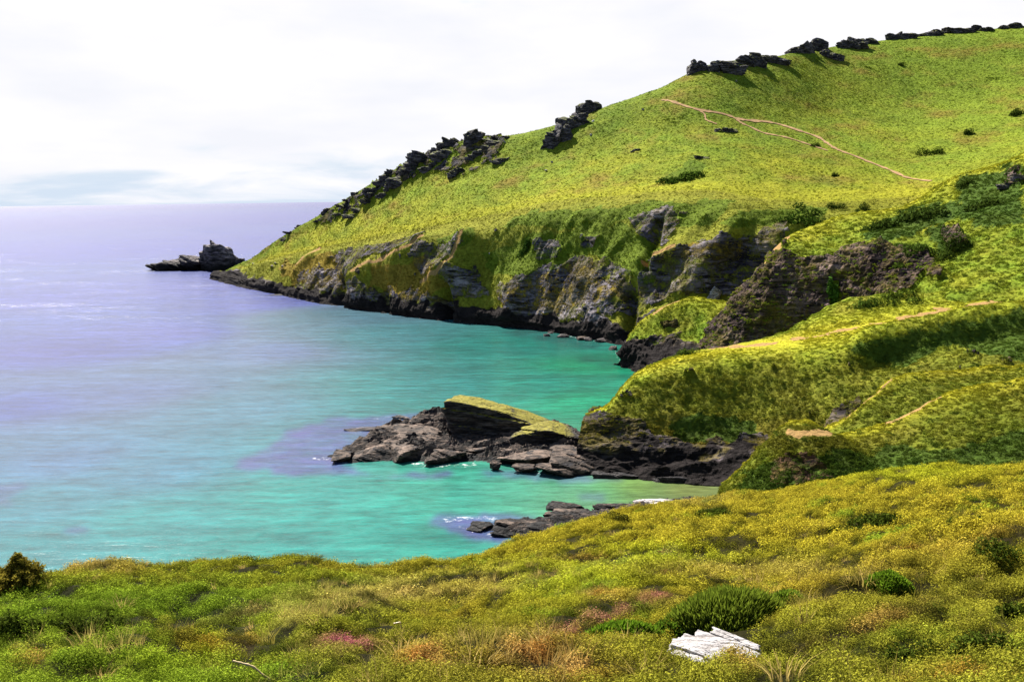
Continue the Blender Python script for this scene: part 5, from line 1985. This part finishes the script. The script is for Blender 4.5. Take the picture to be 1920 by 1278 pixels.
DK = (0.040, 0.062, 0.009)
for t in (
    (1569, 389, 28, 12, 'small round dark bush on the bright grass by the valley', 1, DK),
    (1612, 396, 34, 16, 'wider dark bush right of the small round one by the valley', 2, (0.05, 0.07, 0.01)),
    (1155, 976, 58, 22, 'dark low bush at the grass edge above the near ledge', 3, (0.05, 0.05, 0.008)),
    (1689, 122, 10, 8, 'tiny dark bush high on the upper right slope', 4, DK),
    (1818, 252, 16, 14, 'small dark bush on the slope right of the footpath', 5, DK),
    (1750, 288, 40, 18, 'broad green bush above the lower footpath end', 6, (0.06, 0.09, 0.01)),
    (1908, 215, 26, 18, 'dark bush at the right edge of the upper slope', 7, DK),
    (1565, 330, 12, 10, 'tiny dark bush on the slope under the footpath', 8, DK),
    (1527, 274, 16, 8, 'small dark bush beside the footpath junction', 9, DK),
    (1806, 348, 30, 16, 'dark bush on the rim of the right hillside', 10, DK),
    (1290, 664, 40, 18, 'dark bush at the left end of the flat spur top', 11, (0.06, 0.09, 0.012)),
    (1620, 575, 50, 22, 'dark scrub bush behind the path on the spur', 12, (0.055, 0.09, 0.012)),
    (1690, 562, 60, 18, 'broad scrub bush between spur path and dark cliff', 13, (0.07, 0.10, 0.012)),
    (1720, 468, 60, 18, 'dark scrub overhanging the top of the red-brown cliff', 14, (0.05, 0.08, 0.01)),
    (1790, 455, 56, 26, 'dark hollow-side bush right of the cliff top', 15, DK),
    (1660, 430, 70, 24, 'dark gorse mass on the shoulder above the cliff', 16, (0.045, 0.07, 0.01)),
    (1740, 405, 70, 26, 'larger dark gorse mass higher on the shoulder', 17, DK),
    (1850, 385, 60, 24, 'dark gorse clump on the right hillside', 18, DK),
    (1564, 560, 20, 46, 'bright green ivy column hanging on the dark cliff', 19, (0.05, 0.11, 0.015)),
    (1275, 335, 70, 14, 'dark bracken hollow on the middle slope', 20, (0.05, 0.085, 0.01)),
    (985, 470, 26, 20, 'small dark bush on the green cliff slope', 21, (0.04, 0.08, 0.012)),
    (1510, 410, 66, 26, 'dark green thicket on the rim of the far cliff', 22, (0.035, 0.065, 0.008)),
):
    leafy_bush(*t)

for i, (x, y, w, h, lab) in enumerate((
    (1345, 964, 56, 16, 'dark gorse pocket left of the long gorse line'),
    (1625, 990, 110, 20, 'long gorse line standing in for hollow shadows across the ochre slope'),  # dark strip of gorse placed where the hollow is in shadow
    (1820, 975, 50, 14, 'dark gorse pocket at the right of the ochre slope'),
    (1245, 1090, 60, 20, 'brown-topped dark gorse above the large spiky bush'),
    (1890, 1160, 60, 50, 'shadowy leafy gorse at the right picture edge'),
    (1835, 1225, 110, 60, 'big dark leafy gorse in the lower right corner'),
    (1700, 1255, 90, 50, 'leafy gorse left of the corner one'),
    (135, 1195, 110, 56, 'dark rounded gorse on the lower left slope'),
    (210, 1190, 90, 44, 'rounded gorse right of the dark lower left one'),
    (30, 1190, 90, 56, 'dark gorse at the left picture edge'),
    (1875, 1040, 90, 40, 'brownish gorse on the bank at right'),
)):
    leafy_bush(x, y, w * 1.15, h * 1.35, lab, 40 + i, (0.05, 0.07, 0.008) if i not in (3,) else (0.14, 0.09, 0.02), 2600, 0.055, 'gorse_bush', 'gorse bush', 'gorse bushes on the near slope')


def conifer(px, py, hpx, wpx, label, seed):
    while hit(px, py) is None:
        py += 2
    c = hit(px, py)[0]
    k = FPX / c[1]
    h, w = hpx / k, wpx / k / 2
    root = bpy.data.objects.new('conifer', None)
    COL.objects.link(root)
    root.location = c
    tag(root, label, 'tree', 'young conifers at the left edge')
    bm = bmesh.new()
    bmesh.ops.create_cone(bm, segments=8, radius1=h * 0.03, radius2=h * 0.006, depth=h, cap_ends=True)
    bmesh.ops.translate(bm, verts=bm.verts, vec=(0, 0, h / 2))
    me = bpy.data.meshes.new('trunk')
    bm.to_mesh(me)
    bm.free()
    me.materials.append(MAT_DIRT)
    link('trunk', me, root)
    r = np.random.default_rng(seed)
    cen, nor = [], []
    for wz in np.linspace(0.06, 0.97, 13):
        rad = w * (1 - wz) ** 0.95 * 1.1 * (0.85 + 0.3 * r.random())
        nb = int(7 + 6 * (1 - wz))
        for j in range(nb):
            a = r.random() * 6.283
            ll = rad * (0.75 + 0.4 * r.random())
            for s in np.linspace(0.15, 1, int(6 + 12 * ll / w)):
                for e in range(5):
                    p = np.array([math.cos(a) * ll * s, math.sin(a) * ll * s, wz * h + ll * s * 0.22 - 0.1 * ll * (1 - s)])
                    p += r.normal(size=3) * w * 0.05
                    cen.append(p)
                    nor.append(np.array([math.cos(a) * 0.3, math.sin(a) * 0.3, 1]) + r.normal(size=3) * 0.7)
    cen = np.array(cen)
    nor = np.array(nor)
    nor /= np.linalg.norm(nor, axis=1)[:, None]
    m = leaf_material('conifer_needles', False, (0.19, 0.155, 0.022), 0.4, 0.6)
    link('crown', leaves_mesh('crown', cen, nor, w * 0.085 * (0.6 + 0.8 * r.random(len(cen))), 0.3, np.clip(r.random(len(cen)), 0, 1), m), root)


conifer(38, 1100, 66, 104, 'young dark conifer whole in view at the left edge', 1)
conifer(-6, 1102, 46, 80, 'young conifer cut off by the left picture edge', 2)


# --- bent straw stalk in the front
def stalk(pts_px, name, label):
    c = hit(*pts_px[-1])[0]
    d = c[1]
    pts = np.array([P(x, y, d) for x, y in pts_px])
    pts[-1] = c
    m = new_mat('straw')
    b = NB(m)
    o_ = b.n('ShaderNodeOutputMaterial')
    pr = b.n('ShaderNodeBsdfPrincipled')
    b.l(b.mix(b.noise(b.n('ShaderNodeNewGeometry').outputs['Position'], 40, 3), (0.30, 0.20, 0.08), (0.62, 0.48, 0.25)), pr.inputs['Base Color'])
    b.l(pr.outputs[0], o_.inputs[0])
    t = mono(pts, np.linspace(0, len(pts) - 1, 26))
    vs, fs = [], []
    for i, p in enumerate(t):
        w = 0.010 * (0.5 + 0.5 * i / 25) * (1 + 0.9 * (i < 12) * (0.5 + 0.5 * math.sin(i * 2.1)))
        for a in range(6):
            an = a * math.pi / 3
            vs.append(p - c + np.array([math.cos(an) * w, math.sin(an) * w * 0.8, math.sin(an) * w]))
    for i in range(25):
        for a in range(6):
            fs.append((i * 6 + a, i * 6 + (a + 1) % 6, i * 6 + 6 + (a + 1) % 6, i * 6 + 6 + a))
    o = link(name, mesh_np(name, vs, fs, m, True))
    o.location = c
    tag(o, label, 'grass stalk')


stalk([(436, 1238), (452, 1242), (470, 1247), (484, 1256), (490, 1262), (502, 1270), (506, 1275)], 'grass_stalk', 'thick bent straw stalk at the bottom edge left of centre')
stalk([(738, 1168), (750, 1166), (752, 1176), (748, 1192)], 'grass_stalk', 'thin bent straw stalk standing above the dark gorse hollow')
